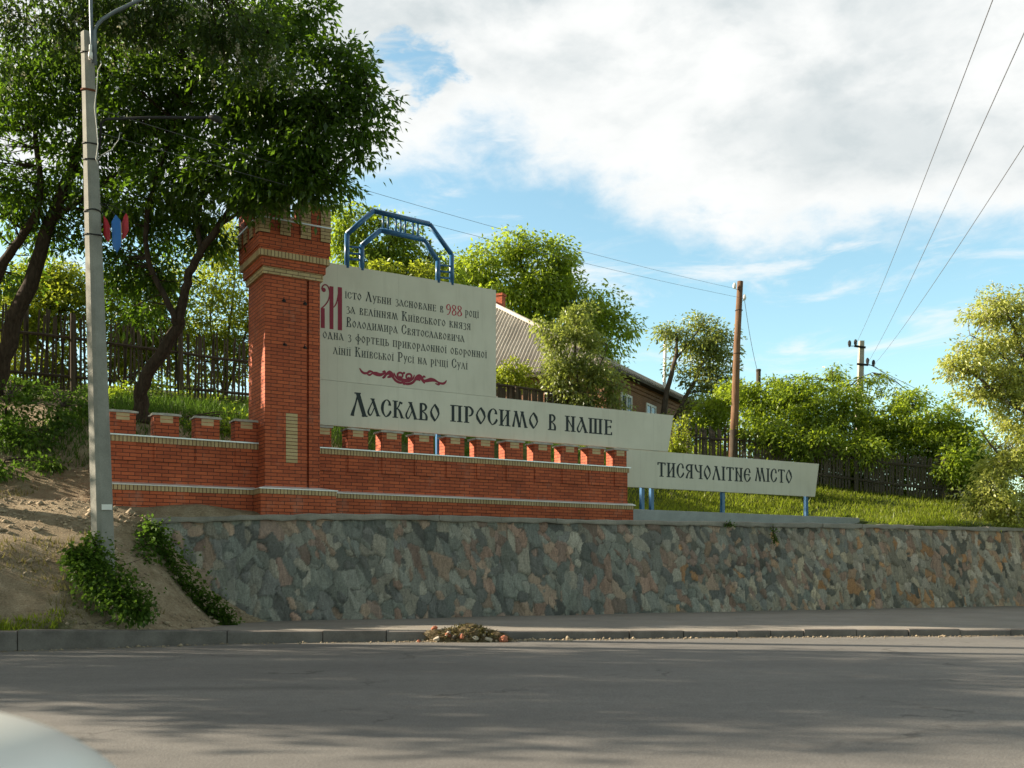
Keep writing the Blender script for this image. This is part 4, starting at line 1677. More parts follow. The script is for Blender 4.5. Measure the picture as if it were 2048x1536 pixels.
pennant('red pennant closest to the pole, partly hidden behind its shaft', [(207, 431), (213, 438), (219, 452), (219, 478), (215, 484), (207, 470)], 16.25, M_PRED)
pennant('blue pointed pennant hanging between two red pennants on the pole', [(231, 429), (240, 440), (241, 490), (233, 504), (225, 492), (223, 444)], 16.05, M_PBLUE)
pb = pennant('red pennant hanging farthest from the pole, right of the blue one', [(252, 426), (255, 432), (256, 460), (249, 474), (245, 478), (243, 450), (247, 434)], 16.2, M_PRED)
mb = MB()
st = P(252, 426, 16.2)
mb.tube([P(241.5, 444, 16.15) - st, P(243, 487, 16.15) - st], 0.009, 6)
mb.build('stick', plain('pale_stick', (0.45, 0.32, 0.18), 0.7), pb)


# ------------------------------------------------------------------ fences
def fence(name, label, pts, heights, mat, pitch, bw_, rails, lean=0.02, seed=1, drop=0.05, gaps=0.0):
    """pts = base points; heights at each; pickets along the polyline"""
    rr = random.Random(seed)
    root = thing(name, label, 'fence', pts[0])
    o = Vector(pts[0])
    P3 = [Vector(p) - o for p in pts]
    seg = [0]
    for a, b in zip(P3[:-1], P3[1:]):
        seg.append(seg[-1] + (b - a).length)
    Ltot = seg[-1]

    def at(d):
        d = min(max(d, 0), Ltot)
        for i in range(len(P3) - 1):
            if d <= seg[i + 1] + 1e-9:
                k = (d - seg[i]) / (seg[i + 1] - seg[i])
                return P3[i].lerp(P3[i + 1], k), heights[i] + (heights[i + 1] - heights[i]) * k, (P3[i + 1] - P3[i]).normalized()
    mb = MB()
    d = 0
    while d < Ltot:
        c, h, t = at(d)
        if rr.random() > gaps:
            t2 = Vector((t.x, t.y, 0)).normalized()
            nn = Vector((t2.y, -t2.x, 0))
            w = bw_ * rr.uniform(0.8, 1.15) / 2
            hh_ = h * rr.uniform(0.93, 1.04)
            ln = rr.gauss(0, lean)
            b0 = c + Vector((0, 0, -drop + rr.uniform(-.03, .05)))
            tp = b0 + t2 * ln * hh_ + Vector((0, 0, hh_))
            th = 0.02
            vs = []
            for q, k in ((b0, 1), (tp, 1)):
                vs += [q - t2 * w - nn * th, q + t2 * w - nn * th, q + t2 * w, q - t2 * w]
            pk = tp + Vector((0, 0, rr.uniform(.02, .06)))
            vs += [pk - nn * th * 0.5]
            mb.add(vs, [(0, 1, 5, 4), (1, 2, 6, 5), (2, 3, 7, 6), (3, 0, 4, 7), (4, 5, 8), (5, 6, 8), (6, 7, 8), (7, 4, 8)])
        d += pitch * rr.uniform(0.85, 1.15)
    mb.build('picket_row', mat, root)
    for fr in rails:
        mb = MB()
        line = []
        for i in range(int(Ltot / 1.2) + 2):
            c, h, t = at(i * 1.2)
            t2 = Vector((t.x, t.y, 0)).normalized()
            nn = Vector((t2.y, -t2.x, 0))
            line.append(c + Vector((0, 0, h * fr + rr.uniform(-.02, .02))) + nn * 0.045)
        mb.tube(line, 0.045, 4)
        mb.build('rail', mat, root)
    d = 0.3
    while d < Ltot:
        c, h, t = at(d)
        t2 = Vector((t.x, t.y, 0)).normalized()
        nn = Vector((t2.y, -t2.x, 0))
        mb = MB()
        c = c + nn * 0.14
        mb.tube([c + Vector((0, 0, -0.4)), c + Vector((0, 0, h * 0.97))], 0.07, 8)
        mb.build('fence_post', mat, root)
        d += 2.9
    return root


def gp(u, v, Y):
    p = P(u, v, Y)
    return (p.x, p.y, p.z)


fence('picket_fence', 'tall dark picket fence on the left bank behind the concrete pole',
      [gp(-110, 768, 27.2), gp(40, 778, 28), gp(180, 790, 28.6), gp(340, 803, 29.3), gp(500, 818, 30), gp(620, 826, 31)], [2.35, 2.35, 2.3, 2.15, 2.05, 2.0], M_FENCE, 0.112, 0.060, (0.20, 0.68), 0.03, 2)
fence('board_fence', 'dark close-boarded timber fence in front of the house, above the welcome board',
      [gp(860, 850, 36.5), gp(1000, 862, 37), gp(1188, 880, 38)], [1.75, 1.75, 1.6], M_FENCE, 0.115, 0.11, (0.3, 0.97), 0.01, 4)
fence('picket_fence', 'long grey picket fence across the grassy slope under the bushes on the right',
      [gp(1360, 945, 36.3), gp(1500, 952, 35.6), gp(1640, 970, 35), gp(1760, 987, 34.6), gp(1925, 1003, 34)], [1.75, 1.65, 1.5, 1.45, 1.45], M_FENCE2, 0.098, 0.075, (0.25, 0.75), 0.02, 6, gaps=0.03)

# ------------------------------------------------------------------ house
hx = Vector((0.882, -0.471, 0))
hy = Vector((0.471, 0.882, 0))
hc = P(1225, 729, 40)          # right front eave corner
EZ = hc.z
house = thing('brick_house', 'old brick house with weathered corrugated hip roof behind the founding board', 'house', (hc.x, hc.y, 5.5), math.atan2(-0.471, 0.882))
Wd, Dp = 18.0, 11.5
E0 = EZ - 5.5
mb = MB()
mb.box(-Wd + 0.45, -0.45, 0.45, Dp - 0.45, -1.5, E0 - 0.05)
mb.build('wall', M_HBRICK, house)
mb = MB()
for k in range(3):
    e = 0.05 + 0.05 * k
    z0 = E0 - 0.50 + 0.15 * k
    mb.box(-Wd + 0.45 - e, -0.45 + e, 0.45 - e, Dp - 0.45 + e, z0, z0 + 0.147)
mb.build('cornice', M_HBRICK, house)
rise = 5.0
ridge0 = Vector((-Wd / 2, 4.0, E0 + rise))
ridge1 = Vector((-Wd / 2, Dp - 4.5, E0 + rise))


def corrugated(mb, a, b, c, d, ribs, amp=0.055, n2=6):
    """roof sheet a-b eave, d-c top edge, ribs running up the slope"""
    a, b, c, d = (Vector(q) for q in (a, b, c, d))
    e = b - a
    el_ = e.length
    eu = e / el_
    fd, fc = (d - a).dot(eu) / el_, (c - a).dot(eu) / el_
    up = (d - a) - eu * (d - a).dot(eu)
    nrm = e.cross(up).normalized()
    nseg = ribs * 6
    vs = []
    for j in range(n2 + 1):
        for i in range(nseg + 1):
            f = i / nseg
            g = 1.0
            if f < fd:
                g = f / fd
            elif f > fc:
                g = (1 - f) / (1 - fc)
            p = a + e * f + up * (g * j / n2)
            vs.append(p + nrm * amp * math.sin(f * ribs * 6.28318) + nrm * (0.016 * (j % 2)))
    fs = []
    for j in range(n2):
        for i in range(nseg):
            q = j * (nseg + 1) + i
            fs.append((q, q + 1, q + nseg + 2, q + nseg + 1))
    mb.add(vs, fs)


fl, frr, bl, br = Vector((-Wd, 0, E0)), Vector((0, 0, E0)), Vector((-Wd, Dp, E0)), Vector((0, Dp, E0))
rf = MB()
corrugated(rf, fl, frr, ridge0 + Vector((.02, 0, 0)), ridge0 - Vector((.02, 0, 0)), 100)
corrugated(rf, frr, br, ridge1, ridge0, 58)
corrugated(rf, bl, fl, ridge0, ridge1, 58)
corrugated(rf, br, bl, ridge1 - Vector((.02, 0, 0)), ridge1 + Vector((.02, 0, 0)), 44)
roof = rf.build('roof', M_SLATE, house, True)
mb = MB()
mb.box(-Wd - 0.02, 0.02, -0.02, Dp + 0.02, E0 - 0.17, E0 - 0.05)
mb.build('eave_board', M_FENCE2, house)
mb = MB()
for a, b in ((ridge0, ridge1), (fl, ridge0), (frr, ridge0), (br, ridge1), (bl, ridge1)):
    mb.tube([a + Vector((0, 0, .05)), b + Vector((0, 0, .06))], 0.09, 8)
mb.build('ridge_cap', M_SLATE, roof, True)
mb = MB()
cp = P(1001, 597, 47.0)
iv = house.rotation_euler.to_matrix().inverted()
cl = iv @ (Vector((cp.x, cp.y, cp.z)) - Vector(house.location))
mb.box(cl.x - 0.17, cl.x + 0.17, cl.y - 0.17, cl.y + 0.17, cl.z - 1.6, cl.z + 0.10)
mb.box(cl.x - 0.21, cl.x + 0.21, cl.y - 0.21, cl.y + 0.21, cl.z + 0.10, cl.z + 0.20)
mb.build('chimney', M_BRICK, roof)
# windows on the right long wall
M_GLASS = plain('window_glass', (0.05, 0.06, 0.07), 0.08, 0, 0.1, 2, 0.6)
for wy in (2.6, 5.6, 9.4):
    f = MB()
    xw = -0.45
    f.box(xw - 0.04, xw + 0.05, wy - 0.62, wy + 0.62, E0 - 2.35, E0 - 2.25)
    f.box(xw - 0.04, xw + 0.05, wy - 0.62, wy + 0.62, E0 - 0.85, E0 - 0.75)
    for q in (-0.62, -0.05, 0.52):
        f.box(xw - 0.04, xw + 0.047, wy + q, wy + q + 0.1, E0 - 2.25, E0 - 0.85)
    wf = f.build('window', M_WHITE, house)
    gl = MB()
    gl.box(xw - 0.03, xw + 0.02, wy - 0.52, wy + 0.52, E0 - 2.25, E0 - 0.85)
    gl.build('pane', M_GLASS, wf)
for wx in (-2.6, -6.0, -10.6):
    f = MB()
    f.box(wx - 0.62, wx + 0.62, 0.40, 0.49, E0 - 2.35, E0 - 2.25)
    f.box(wx - 0.62, wx + 0.62, 0.40, 0.49, E0 - 0.85, E0 - 0.75)
    for q in (-0.62, -0.05, 0.52):
        f.box(wx + q, wx + q + 0.1, 0.403, 0.49, E0 - 2.25, E0 - 0.85)
    wf = f.build('window', M_WHITE, house)
    gl = MB()
    gl.box(wx - 0.52, wx + 0.52, 0.43, 0.48, E0 - 2.25, E0 - 0.85)
    gl.build('pane', M_GLASS, wf)
# white flue pipe standing behind the eave
fp = P(1327, 800, 50)
ft = P(1331, 672, 50)
mb = MB()
mb.tube([(0, 0, -1.2), ft - fp], 0.085, 10)
mb.tube([ft - fp - Vector((0, 0, 0.04)), ft - fp + Vector((0, 0, 0.10))], 0.11, 10)
o = mb.build('flue_pipe', M_WHITE, None, True)
o.location = fp
tag(o, 'thin white flue pipe rising above the right end of the house eave', 'pipe')


# ------------------------------------------------------------------ utility poles and wires
def porcelain(mb, p, s=1.0):
    mb.tube([p, p + Vector((0, 0, .05 * s)), p + Vector((0, 0, .10 * s)), p + Vector((0, 0, .15 * s))], [.03 * s, .05 * s, .045 * s, .025 * s], 10)


wb, wt = P(1464, 925, 35.4), P(1480.5, 563, 35.4)
wpole = thing('wooden_pole', 'reddish brown wooden power pole standing at the right fence', 'power pole', wb)
mb = MB()
d = wt - wb
mb.tube([Vector((0, 0, -0.4)), d * 0.3 + Vector((.02, 0, 0)), d * 0.65 - Vector((.015, 0, 0)), d], [.155, .14, .12, .105], 12)
mb.build('shaft', M_POLE, wpole, True)
mb = MB()
base_post = P(1466, 860, 35.25) - wb
mb.tube([Vector((0.02, -0.18, -.4)), base_post], 0.12, 8)
mb.build('base_prop', M_FENCE, wpole, True)
for u, v in ((1469, 577), (1489, 600)):
    p = P(u, v, 35.3) - wb
    mb = MB()
    porcelain(mb, p, 1.3)
    c = d * (0.95 if v < 590 else 0.885)
    mb.tube([c, p], 0.014, 6)
    mb.build('insulator', M_WHITE, wpole, True)
for k in (0.60, 0.84):
    mb = MB()
    c = d * k
    mb.tube([c + Vector((math.cos(a) * .13, math.sin(a) * .13, 0)) for a in [6.2832 * i / 12 for i in range(13)]], 0.012, 5)
    mb.build('wire_tie', M_IRON, wpole)

cb_, ct = P(1716, 900, 50), P(1723, 682, 50)
cpole = thing('concrete_pole', 'slim pale concrete power pole with two crossarms behind the bushes', 'power pole', cb_)
d2 = ct - cb_
mb = MB()
vs = []
for k, w in ((-0.15, .17), (1.0, .11)):
    c = d2 * k
    vs += [c + Vector((-w, -w, 0)), c + Vector((w, -w, 0)), c + Vector((w, w, 0)), c + Vector((-w, w, 0))]
mb.add(vs, [(0, 1, 5, 4), (1, 2, 6, 5), (2, 3, 7, 6), (3, 0, 4, 7), (4, 5, 6, 7)])
mb.build('shaft', concrete_mat('pale_concrete', (0.46, 0.41, 0.34)), cpole)
WIRE_A = []
for (u0, v0, u1, v1, pins) in ((1709, 692, 1731, 695, ((1711, 690), (1699, 692))), (1714, 728, 1736, 730, ((1735, 727), (1747, 731)))):
    mb = MB()
    a, b = P(u0, v0, 49.8) - cb_, P(u1, v1, 49.8) - cb_
    mb.tube([a, b], 0.055, 6)
    ar = mb.build('crossarm', M_IRON, cpole)
    for (u, v) in pins:
        p = P(u, v, 49.8) - cb_
        mb = MB()
        mb.tube([p - Vector((0, 0, .05)), p + Vector((0, 0, .08)), p + Vector((0, 0, .2)), p + Vector((0, 0, .28))], [.04, .08, .08, .035], 8)
        e = a if abs(u - u0) < abs(u - u1) else b
        mb.tube([e, p], 0.02, 5)
        mb.build('insulator', M_IRON, ar)

sp_ = thing('short_post', 'short dark wooden post among the bushes right of the wooden pole', 'post', P(1516, 830, 40))
mb = MB()
mb.tube([(0, 0, -0.5), P(1517, 741, 40) - P(1516, 830, 40)], 0.09, 8)
mb.build('shaft', M_FENCE, sp_, True)
mb = MB()
q = P(1517, 741, 40) - P(1516, 830, 40)
mb.tube([q - Vector((0, 0, .03)), q + Vector((0, 0, .05))], 0.10, 8)
mb.build('post_cap', M_FENCE2, sp_, True)

M_WIRE = plain('overhead_wire', (0.12, 0.12, 0.13), 0.6)


def wire(label, a, b, sag, r=0.011, group='overhead power lines'):
    a, b = Vector(a), Vector(b)
    pts = []
    for i in range(25):
        k = i / 24
        p = a.lerp(b, k)
        p.z -= sag * 4 * k * (1 - k)
        pts.append(p - a)
    mb = MB()
    mb.tube(pts, r, 5, False)
    o = mb.build('power_line', M_WIRE)
    o.location = a
    return tag(o, label, 'wire', group)


def ext(u0, v0, Y0, u1, v1, Y1):
    return P(u0, v0, Y0), P(u1, v1, Y1)


wire('left one of the two steep power lines climbing from the concrete pole', P(1711, 690, 49.8), P(2110, -330, 9), 0.25, 0.0065)
wire('right one of the two steep power lines climbing from the concrete pole', P(1735, 727, 49.8), P(2190, -250, 9), 0.25, 0.0065)
wire('lower slanting power line running from the concrete pole to the right edge', P(1747, 731, 49.8), P(2360, -200, 9), 0.25, 0.0065)
wire('power line dropping from the concrete pole down to the right behind the acacia', P(1735, 727, 49.8), P(2000, 850, 80), 0.2, 0.014)
wire('second lower power line leaving the concrete pole towards the right bushes', P(1747, 731, 49.8), P(1960, 870, 80), 0.2, 0.014)
wire('upper of the two thin lines crossing the sky to the wooden pole', P(185, 215, 16.2), P(1469, 577, 35.3), 0.16, 0.0045)
wire('lower of the two thin lines crossing the sky to the wooden pole', P(186, 262, 16.2), P(1489, 597, 35.3), 0.16, 0.0045)
wire('slack drop line hanging from the wooden pole to the short post', P(1489, 600, 35.3), P(1516, 745, 40), 0.25, 0.009)


# ------------------------------------------------------------------ vegetation
def leaves(name, centers, outward, size, mat, parent, aspect=0.5, droop=0.35, seed=0, fold=0.25):
    """one folded, pointed leaf per centre, as a single mesh of many separate leaves"""
    r = np.random.default_rng(seed)
    c = np.asarray(centers, float)
    n = len(c)
    d = outward * 1.1 + r.normal(0, 0.55, (n, 3))
    d[:, 2] -= droop
    d /= np.linalg.norm(d, axis=1, keepdims=True) + 1e-9
    up = r.normal(0, 0.6, (n, 3))
    up[:, 2] += 0.9
    side = np.cross(d, up)
    side /= np.linalg.norm(side, axis=1, keepdims=True) + 1e-9
    nr = np.cross(side, d)
    L_ = size * r.uniform(0.65, 1.35, (n, 1))
    Wl = L_ * aspect * r.uniform(0.8, 1.2, (n, 1)) * 0.5
    v = np.empty((n, 6, 3))
    v[:, 0] = c
    v[:, 1] = c + d * L_ * 0.38 + side * Wl + nr * Wl * fold
    v[:, 2] = c + d * L_ * 0.42
    v[:, 3] = c + d * L_ * 0.38 - side * Wl + nr * Wl * fold
    v[:, 4] = c + d * L_ - np.array([0, 0, 1.0]) * L_ * 0.12
    v = np.delete(v, 5, axis=1)
    base = (np.arange(n) * 5)[:, None]
    tri = np.array([0, 1, 2, 0, 2, 3, 2, 1, 4, 2, 4, 3])
    f = (base + tri[None]).reshape(-1)
    return raw_mesh(name, v.reshape(-1, 3), f, 3, mat, parent)


def crown_points(blobs, per, clump_r, seed, hollow=0.45):
    """clump centres fill each ellipsoid (denser outside), leaves fill each clump"""
    r = np.random.default_rng(seed)
    pts, outs, cl = [], [], []
    for (c, rad, k) in blobs:
        c = np.array(c, float)
        rad = np.array(rad, float)
        u = r.normal(0, 1, (k, 3))
        u /= np.linalg.norm(u, axis=1, keepdims=True)
        q = r.uniform(0, 1, (k, 1)) ** hollow
        cc = c + u * q * rad * r.uniform(0.78, 1.20, (k, 1))
        for i in range(k):
            m = int(per * r.uniform(0.4, 1.6))
            sc = clump_r * r.uniform(0.55, 1.45)
            off = np.clip(r.normal(0, 1, (m, 3)), -1.7, 1.7) * sc * np.array([0.66, 0.66, 0.34])
            off[:, 2] -= 0.25 * sc * (np.hypot(off[:, 0], off[:, 1]) / sc) ** 2
            pts.append(cc[i] + off)
            o = off / (np.linalg.norm(off, axis=1, keepdims=True) + 1e-6) * 0.7 + u[i] * 0.5
            outs.append(o)
        cl.append(cc)
    return np.concatenate(pts), np.concatenate(outs), np.concatenate(cl)


def tree(name, label, cat, base, limbs, blobs, leaf, size, per, clump_r, seed, bark=None, aspect=0.5, droop=0.35, group=None, twigs=0.5, hollow=0.45, blossom=None, crown_name='crown', twig_r=0.012):
    """limbs: list of (points, radii); blobs: (centre, radii, clump count)"""
    base = Vector(base)
    root = thing(name, label, cat, base, 0, group)
    r = random.Random(seed)
    tb = MB()
    nodes = []
    for pts, rad in limbs:
        q = [Vector(p) - base for p in pts]
        # denser, slightly wandering path
        dense, dr = [], []
        n = len(q)
        for i in range(n - 1):
            p0, p1, p2, p3 = q[max(i - 1, 0)], q[i], q[i + 1], q[min(i + 2, n - 1)]
            for k in range(4):
                t = k / 4
                dense.append(0.5 * ((2 * p1) + (p2 - p0) * t + (2 * p0 - 5 * p1 + 4 * p2 - p3) * t * t + (3 * p1 - p0 - 3 * p2 + p3) * t ** 3))
                dr.append(rad[i] + (rad[i + 1] - rad[i]) * t)
        dense.append(q[-1])
        dr.append(rad[-1])
        for i in range(1, len(dense)):
            dense[i] = dense[i] + Vector((r.gauss(0, 1), r.gauss(0, 1), 0)) * dr[i] * 0.18
        tb.tube(dense, dr, 9)
        nodes += dense
    pts, outs, cl = crown_points(blobs, per, clump_r, seed, hollow)
    b = np.array(base)
    NA = np.array([tuple(p) for p in nodes])
    for c in cl:
        if r.random() > twigs:
            continue
        c = c - b
        dd = np.linalg.norm(NA - c, axis=1) + 0.6 * np.maximum(0, NA[:, 2] - c[2])
        s = Vector(NA[int(np.argmin(dd))])
        e = Vector(c)
        m = s.lerp(e, 0.5) + Vector((r.gauss(0, .1), r.gauss(0, .1), r.uniform(0, .18))) * (e - s).length * 0.6
        L_ = (e - s).length
        tb.tube([s, m, e], [twig_r * (0.7 + 0.5 * L_), twig_r * (0.5 + 0.25 * L_), twig_r * 0.35], 4, False)
    tb.build('trunk', bark or M_BARK, root, True)
    leaves(crown_name, pts - b, outs, size, leaf, root, aspect, droop, seed)
    if blossom:
        mat, frac, bs = blossom
        rr2 = np.random.default_rng(seed + 5)
        sel = cl[rr2.random(len(cl)) < frac]
        # hanging racemes
        fl_, fo = [], []
        for c in sel:
            for _ in range(rr2.integers(1, 4)):
                s = c + rr2.normal(0, clump_r * 0.6, 3)
                k = rr2.integers(10, 18)
                hz = np.linspace(0, rr2.uniform(.14, .26), k)
                fl_.append(np.c_[s[0] + rr2.normal(0, .03, k), s[1] + rr2.normal(0, .03, k), s[2] - hz])
                fo.append(rr2.normal(0, 1, (k, 3)))
        leaves('blossom', np.concatenate(fl_) - b, np.concatenate(fo), bs, mat, root, 0.8, 0.2, seed + 3)
    return root


def B(u, v, Y, ru, rv, rd, k):
    c = P(u, v, Y)
    return ((c.x, c.y, c.z), (ru / 2000 * Y, rd, rv / 2000 * Y), k)


def Lm(*q):
    """limb from (u, v, Y, radius)"""
    return ([P(a[0], a[1], a[2]) for a in q], [a[3] for a in q])


tree('maple_tree', 'big dark green tree with a bent trunk whose crown hangs over the tower', 'tree', P(285, 830, 22.2),
     [Lm((287, 850, 22.2, .19), (281, 792, 22.1, .155), (298, 742, 22, .14), (332, 690, 21.9, .13), (356, 645, 21.8, .12), (368, 590, 21.6, .095), (380, 545, 21.4, .09), (404, 498, 21.2, .08), (442, 448, 21, .07), (478, 392, 20.7, .055), (520, 320, 20.3, .045), (590, 240, 19.7, .03)),
      Lm((354, 650, 21.8, .08), (338, 610, 21.6, .07), (312, 560, 21.6, .06), (292, 500, 21.4, .055), (300, 400, 21, .05), (340, 280, 20.6, .04), (400, 150, 20.2, .03)),
      Lm((404, 498, 21.2, .06), (396, 430, 21, .045), (430, 330, 20.6, .04), (480, 200, 20.2, .03), (520, 80, 20, .02)),
      Lm((442, 448, 21, .045), (520, 400, 20.4, .03), (600, 380, 19.8, .025), (660, 350, 19.5, .015)),
      Lm((478, 392, 20.7, .04), (560, 300, 19.9, .03), (660, 240, 19.5, .02), (740, 200, 19.4, .01))],
     [B(560, 200, 19.7, 95, 105, 1.1, 62), B(655, 205, 19.4, 66, 62, .8, 34), B(705, 150, 19.4, 34, 28, .4, 11), B(742, 205, 19.4, 34, 20, .35, 11), B(725, 262, 19.4, 38, 22, .4, 11), B(660, 110, 19.6, 40, 28, .4, 11), B(700, 100, 19.5, 20, 14, .3, 5), B(715, 305, 19.5, 30, 16, .3, 6),
      B(620, 300, 19.6, 80, 52, .8, 36), B(660, 355, 19.6, 38, 20, .4, 10), B(610, 366, 19.7, 60, 20, .5, 15), B(530, 345, 19.8, 100, 48, .8, 40), B(550, 388, 20, 70, 14, .4, 12), B(495, 392, 20.3, 40, 18, .5, 9), B(530, 408, 19.9, 26, 8, .2, 3), B(640, 396, 19.9, 26, 8, .2, 3),
      B(470, 240, 20.2, 120, 110, 1.3, 66), B(420, 110, 20.3, 150, 110, 1.4, 72), B(600, 60, 19.8, 44, 46, .6, 18), B(630, 30, 19.8, 22, 26, .3, 6), B(520, 30, 20.2, 80, 60, .9, 32),
      B(390, 340, 20.7, 110, 80, 1.1, 58), B(310, 210, 20.8, 130, 110, 1.3, 66), B(300, 400, 21.4, 110, 56, 1.1, 38), B(330, 60, 20.8, 130, 80, 1.2, 44), B(400, 440, 21.6, 60, 26, .5, 12),
      B(330, 560, 22.3, 50, 56, .7, 24), B(250, 530, 22.6, 60, 46, .8, 26), B(420, 480, 21.8, 40, 24, .5, 8), B(280, 620, 22.6, 50, 35, .6, 10)],
     L_MAPLE, 0.142, 54, 0.33, 21, aspect=0.40, droop=0.45, hollow=0.55, twigs=0.8)
tree('maple_tree', 'dark green tree with slanting trunks at the left edge, behind the concrete pole', 'tree', P(-6, 745, 22.5),
     [Lm((-12, 790, 22.5, .22), (18, 690, 22.4, .185), (58, 572, 22.2, .165), (104, 440, 22, .13), (150, 312, 21.6, .10), (190, 210, 21.3, .07), (240, 90, 21, .04)),
      Lm((-40, 640, 22.4, .12), (0, 540, 22.3, .11), (40, 480, 22.0, .09), (80, 400, 21.6, .075), (70, 260, 21.4, .05), (50, 120, 21.2, .03)),
      Lm((104, 440, 22, .07), (160, 400, 21.8, .055), (230, 350, 21.6, .04), (290, 320, 21.5, .025))],
     [B(60, 190, 21.3, 135, 105, 1.3, 84), B(180, 330, 21.8, 115, 85, 1.1, 70), B(40, 390, 21.9, 110, 75, 1.1, 58), B(160, 120, 21, 145, 105, 1.3, 84), B(240, 440, 22.4, 100, 46, .9, 34), B(110, 470, 22.5, 90, 40, .9, 24), B(-60, 300, 21.5, 90, 130, 1.3, 34), B(20, 560, 23.4, 60, 36, .7, 10),
      B(280, 250, 21.4, 80, 70, 1., 26), B(330, 480, 22.8, 50, 30, .7, 10)],
     L_MAPLE, 0.14, 48, 0.33, 33, aspect=0.40, droop=0.45, hollow=0.55, twigs=0.8)
tree('acacia_tree', 'blossoming acacia with hanging white flower clusters overhanging the top of the pole', 'tree', P(-230, 980, 18.6),
     [Lm((-230, 1000, 18.6, .28), (-240, 700, 18.5, .22), (-230, 400, 18.3, .17), (-170, 60, 18, .09), (60, -60, 17.8, .05), (260, -70, 17.6, .04), (420, -50, 17.5, .02)),
      ],
     [B(300, 0, 17.8, 190, 75, 1.0, 70), B(450, 60, 17.7, 105, 70, .7, 34), B(120, 30, 18, 150, 80, 1., 44), B(520, 130, 17.8, 50, 45, .5, 10), B(-60, 60, 18.2, 120, 100, 1.2, 30), B(200, -90, 17.8, 250, 60, 1.2, 40)],
     L_ACACIA, 0.095, 64, 0.32, 45, aspect=0.5, droop=0.4, hollow=0.5, blossom=(L_FLOWER, 0.5, 0.045))

# trees along the left bank that shade the road
for i, (x, y, h, rr_, lab) in enumerate(((-17.5, 12.4, 8.6, 2.5, 'shady roadside tree on the left bank beyond the frame, nearest the kerb'),
                                         (-18.5, 16.0, 9.4, 2.6, 'tall roadside tree on the left bank beyond the frame, in the middle'),
                                         (-24.5, 13.9, 11.0, 2.6, 'tallest roadside tree on the left bank beyond the frame, farthest left'),
                                         (-29.0, 17.0, 11.0, 2.8, 'broad roadside tree on the left bank beyond the frame, rearmost'),
                                         (-15.8, 23.4, 4.2, 2.2, 'low thicket tree on the left bank beyond the frame, level with the fence'))):
    zb = tz(x, y)
    rs = random.Random(60 + i)
    bl_ = []
    for k in range(6):
        a = k * 1.05 + rs.random()
        bl_.append(((x + math.cos(a) * rr_ * .55, y + math.sin(a) * rr_ * .6, zb + h * rs.uniform(.45, .86)), (rr_ * .62, rr_ * .58, h * .17), 22))
    bl_.append(((x, y, zb + h * .88), (rr_ * .6, rr_ * .5, h * .12), 24))
    tree('roadside_tree', lab, 'tree', (x, y, zb),
         [([Vector((x, y, zb - .3)), Vector((x + .2, y, zb + h * .3)), Vector((x, y + .2, zb + h * .6)), Vector((x + .1, y, zb + h * .9))], [.25, .2, .13, .05])],
         bl_, L_MAPLE, 0.22, 34, 0.55, 70 + i, aspect=0.5, twigs=0.3)

# bushes behind the left fence
tree('tall_bush', 'yellow-green bush behind the left picket fence, left of the pole', 'bush', P(110, 720, 30.5),
     [Lm((110, 740, 30.5, .06), (115, 660, 30.5, .04), (120, 590, 30.5, .02)), Lm((110, 740, 30.5, .05), (60, 650, 30.6, .03), (40, 600, 30.6, .02))],
     [B(110, 630, 30.6, 95, 80, 1.1, 105), B(20, 650, 30.6, 80, 80, 1., 80), B(170, 580, 30.8, 70, 55, .8, 50), B(80, 560, 31, 90, 45, .8, 50), B(100, 730, 30.2, 110, 50, .9, 60)], L_YELLOW, 0.13, 55, 0.34, 101)
tree('tall_bush', 'bright leafy bush behind the left picket fence, between pole and bent trunk', 'bush', P(260, 750, 31),
     [Lm((260, 770, 31, .06), (265, 680, 31, .04), (270, 590, 31, .02)), Lm((260, 770, 31, .05), (310, 680, 31, .03), (330, 600, 31, .02))],
     [B(265, 620, 31, 75, 80, 1.1, 90), B(310, 690, 31, 70, 65, 1., 66), B(240, 700, 31, 60, 60, .9, 50), B(330, 560, 31.3, 60, 50, .9, 36)], L_YELLOW, 0.12, 55, 0.34, 103)
tree('tall_bush', 'olive-green bush behind the left picket fence, between bent trunk and tower', 'bush', P(450, 770, 32),
     [Lm((450, 790, 32, .06), (455, 690, 32, .045), (470, 560, 32, .02)), Lm((450, 790, 32, .05), (420, 650, 32, .03), (440, 520, 32, .015)), Lm((450, 790, 32, .05), (500, 640, 32, .03), (520, 560, 32, .015))],
     [B(450, 530, 32, 60, 75, 1., 64), B(440, 640, 32, 80, 75, 1.1, 90), B(500, 690, 32, 60, 80, 1., 66), B(400, 720, 31.6, 80, 70, .9, 60), B(560, 600, 32.5, 60, 80, 1., 30), B(470, 470, 32.3, 30, 30, .6, 9)], L_YELLOW, 0.12, 50, 0.33, 105, bark=M_BARK2)
tree('leafy_sapling', 'low leafy sapling in front of the left picket fence beside the bent trunk', 'bush', P(235, 820, 26),
     [Lm((235, 835, 26, .03), (240, 790, 26, .02), (245, 760, 26, .01))],
     [B(245, 790, 26, 40, 30, .5, 22), B(330, 800, 26.5, 40, 20, .5, 18), B(420, 815, 27.2, 60, 18, .5, 20), B(300, 760, 27, 26, 24, .4, 8)], L_BUSH, 0.10, 40, 0.24, 107)
tree('leafy_sapling', 'small leafy shoots behind the battlements of the short brick wall', 'bush', P(365, 865, 24),
     [Lm((365, 880, 23.5, .02), (366, 850, 23.5, .015), (366, 835, 23.5, .01))],
     [B(290, 845, 23, 24, 22, .3, 12), B(372, 858, 23.4, 24, 18, .3, 12), B(455, 858, 24, 24, 18, .3, 14), B(470, 830, 25.5, 30, 14, .4, 8)], L_BUSH, 0.10, 40, 0.2, 109)
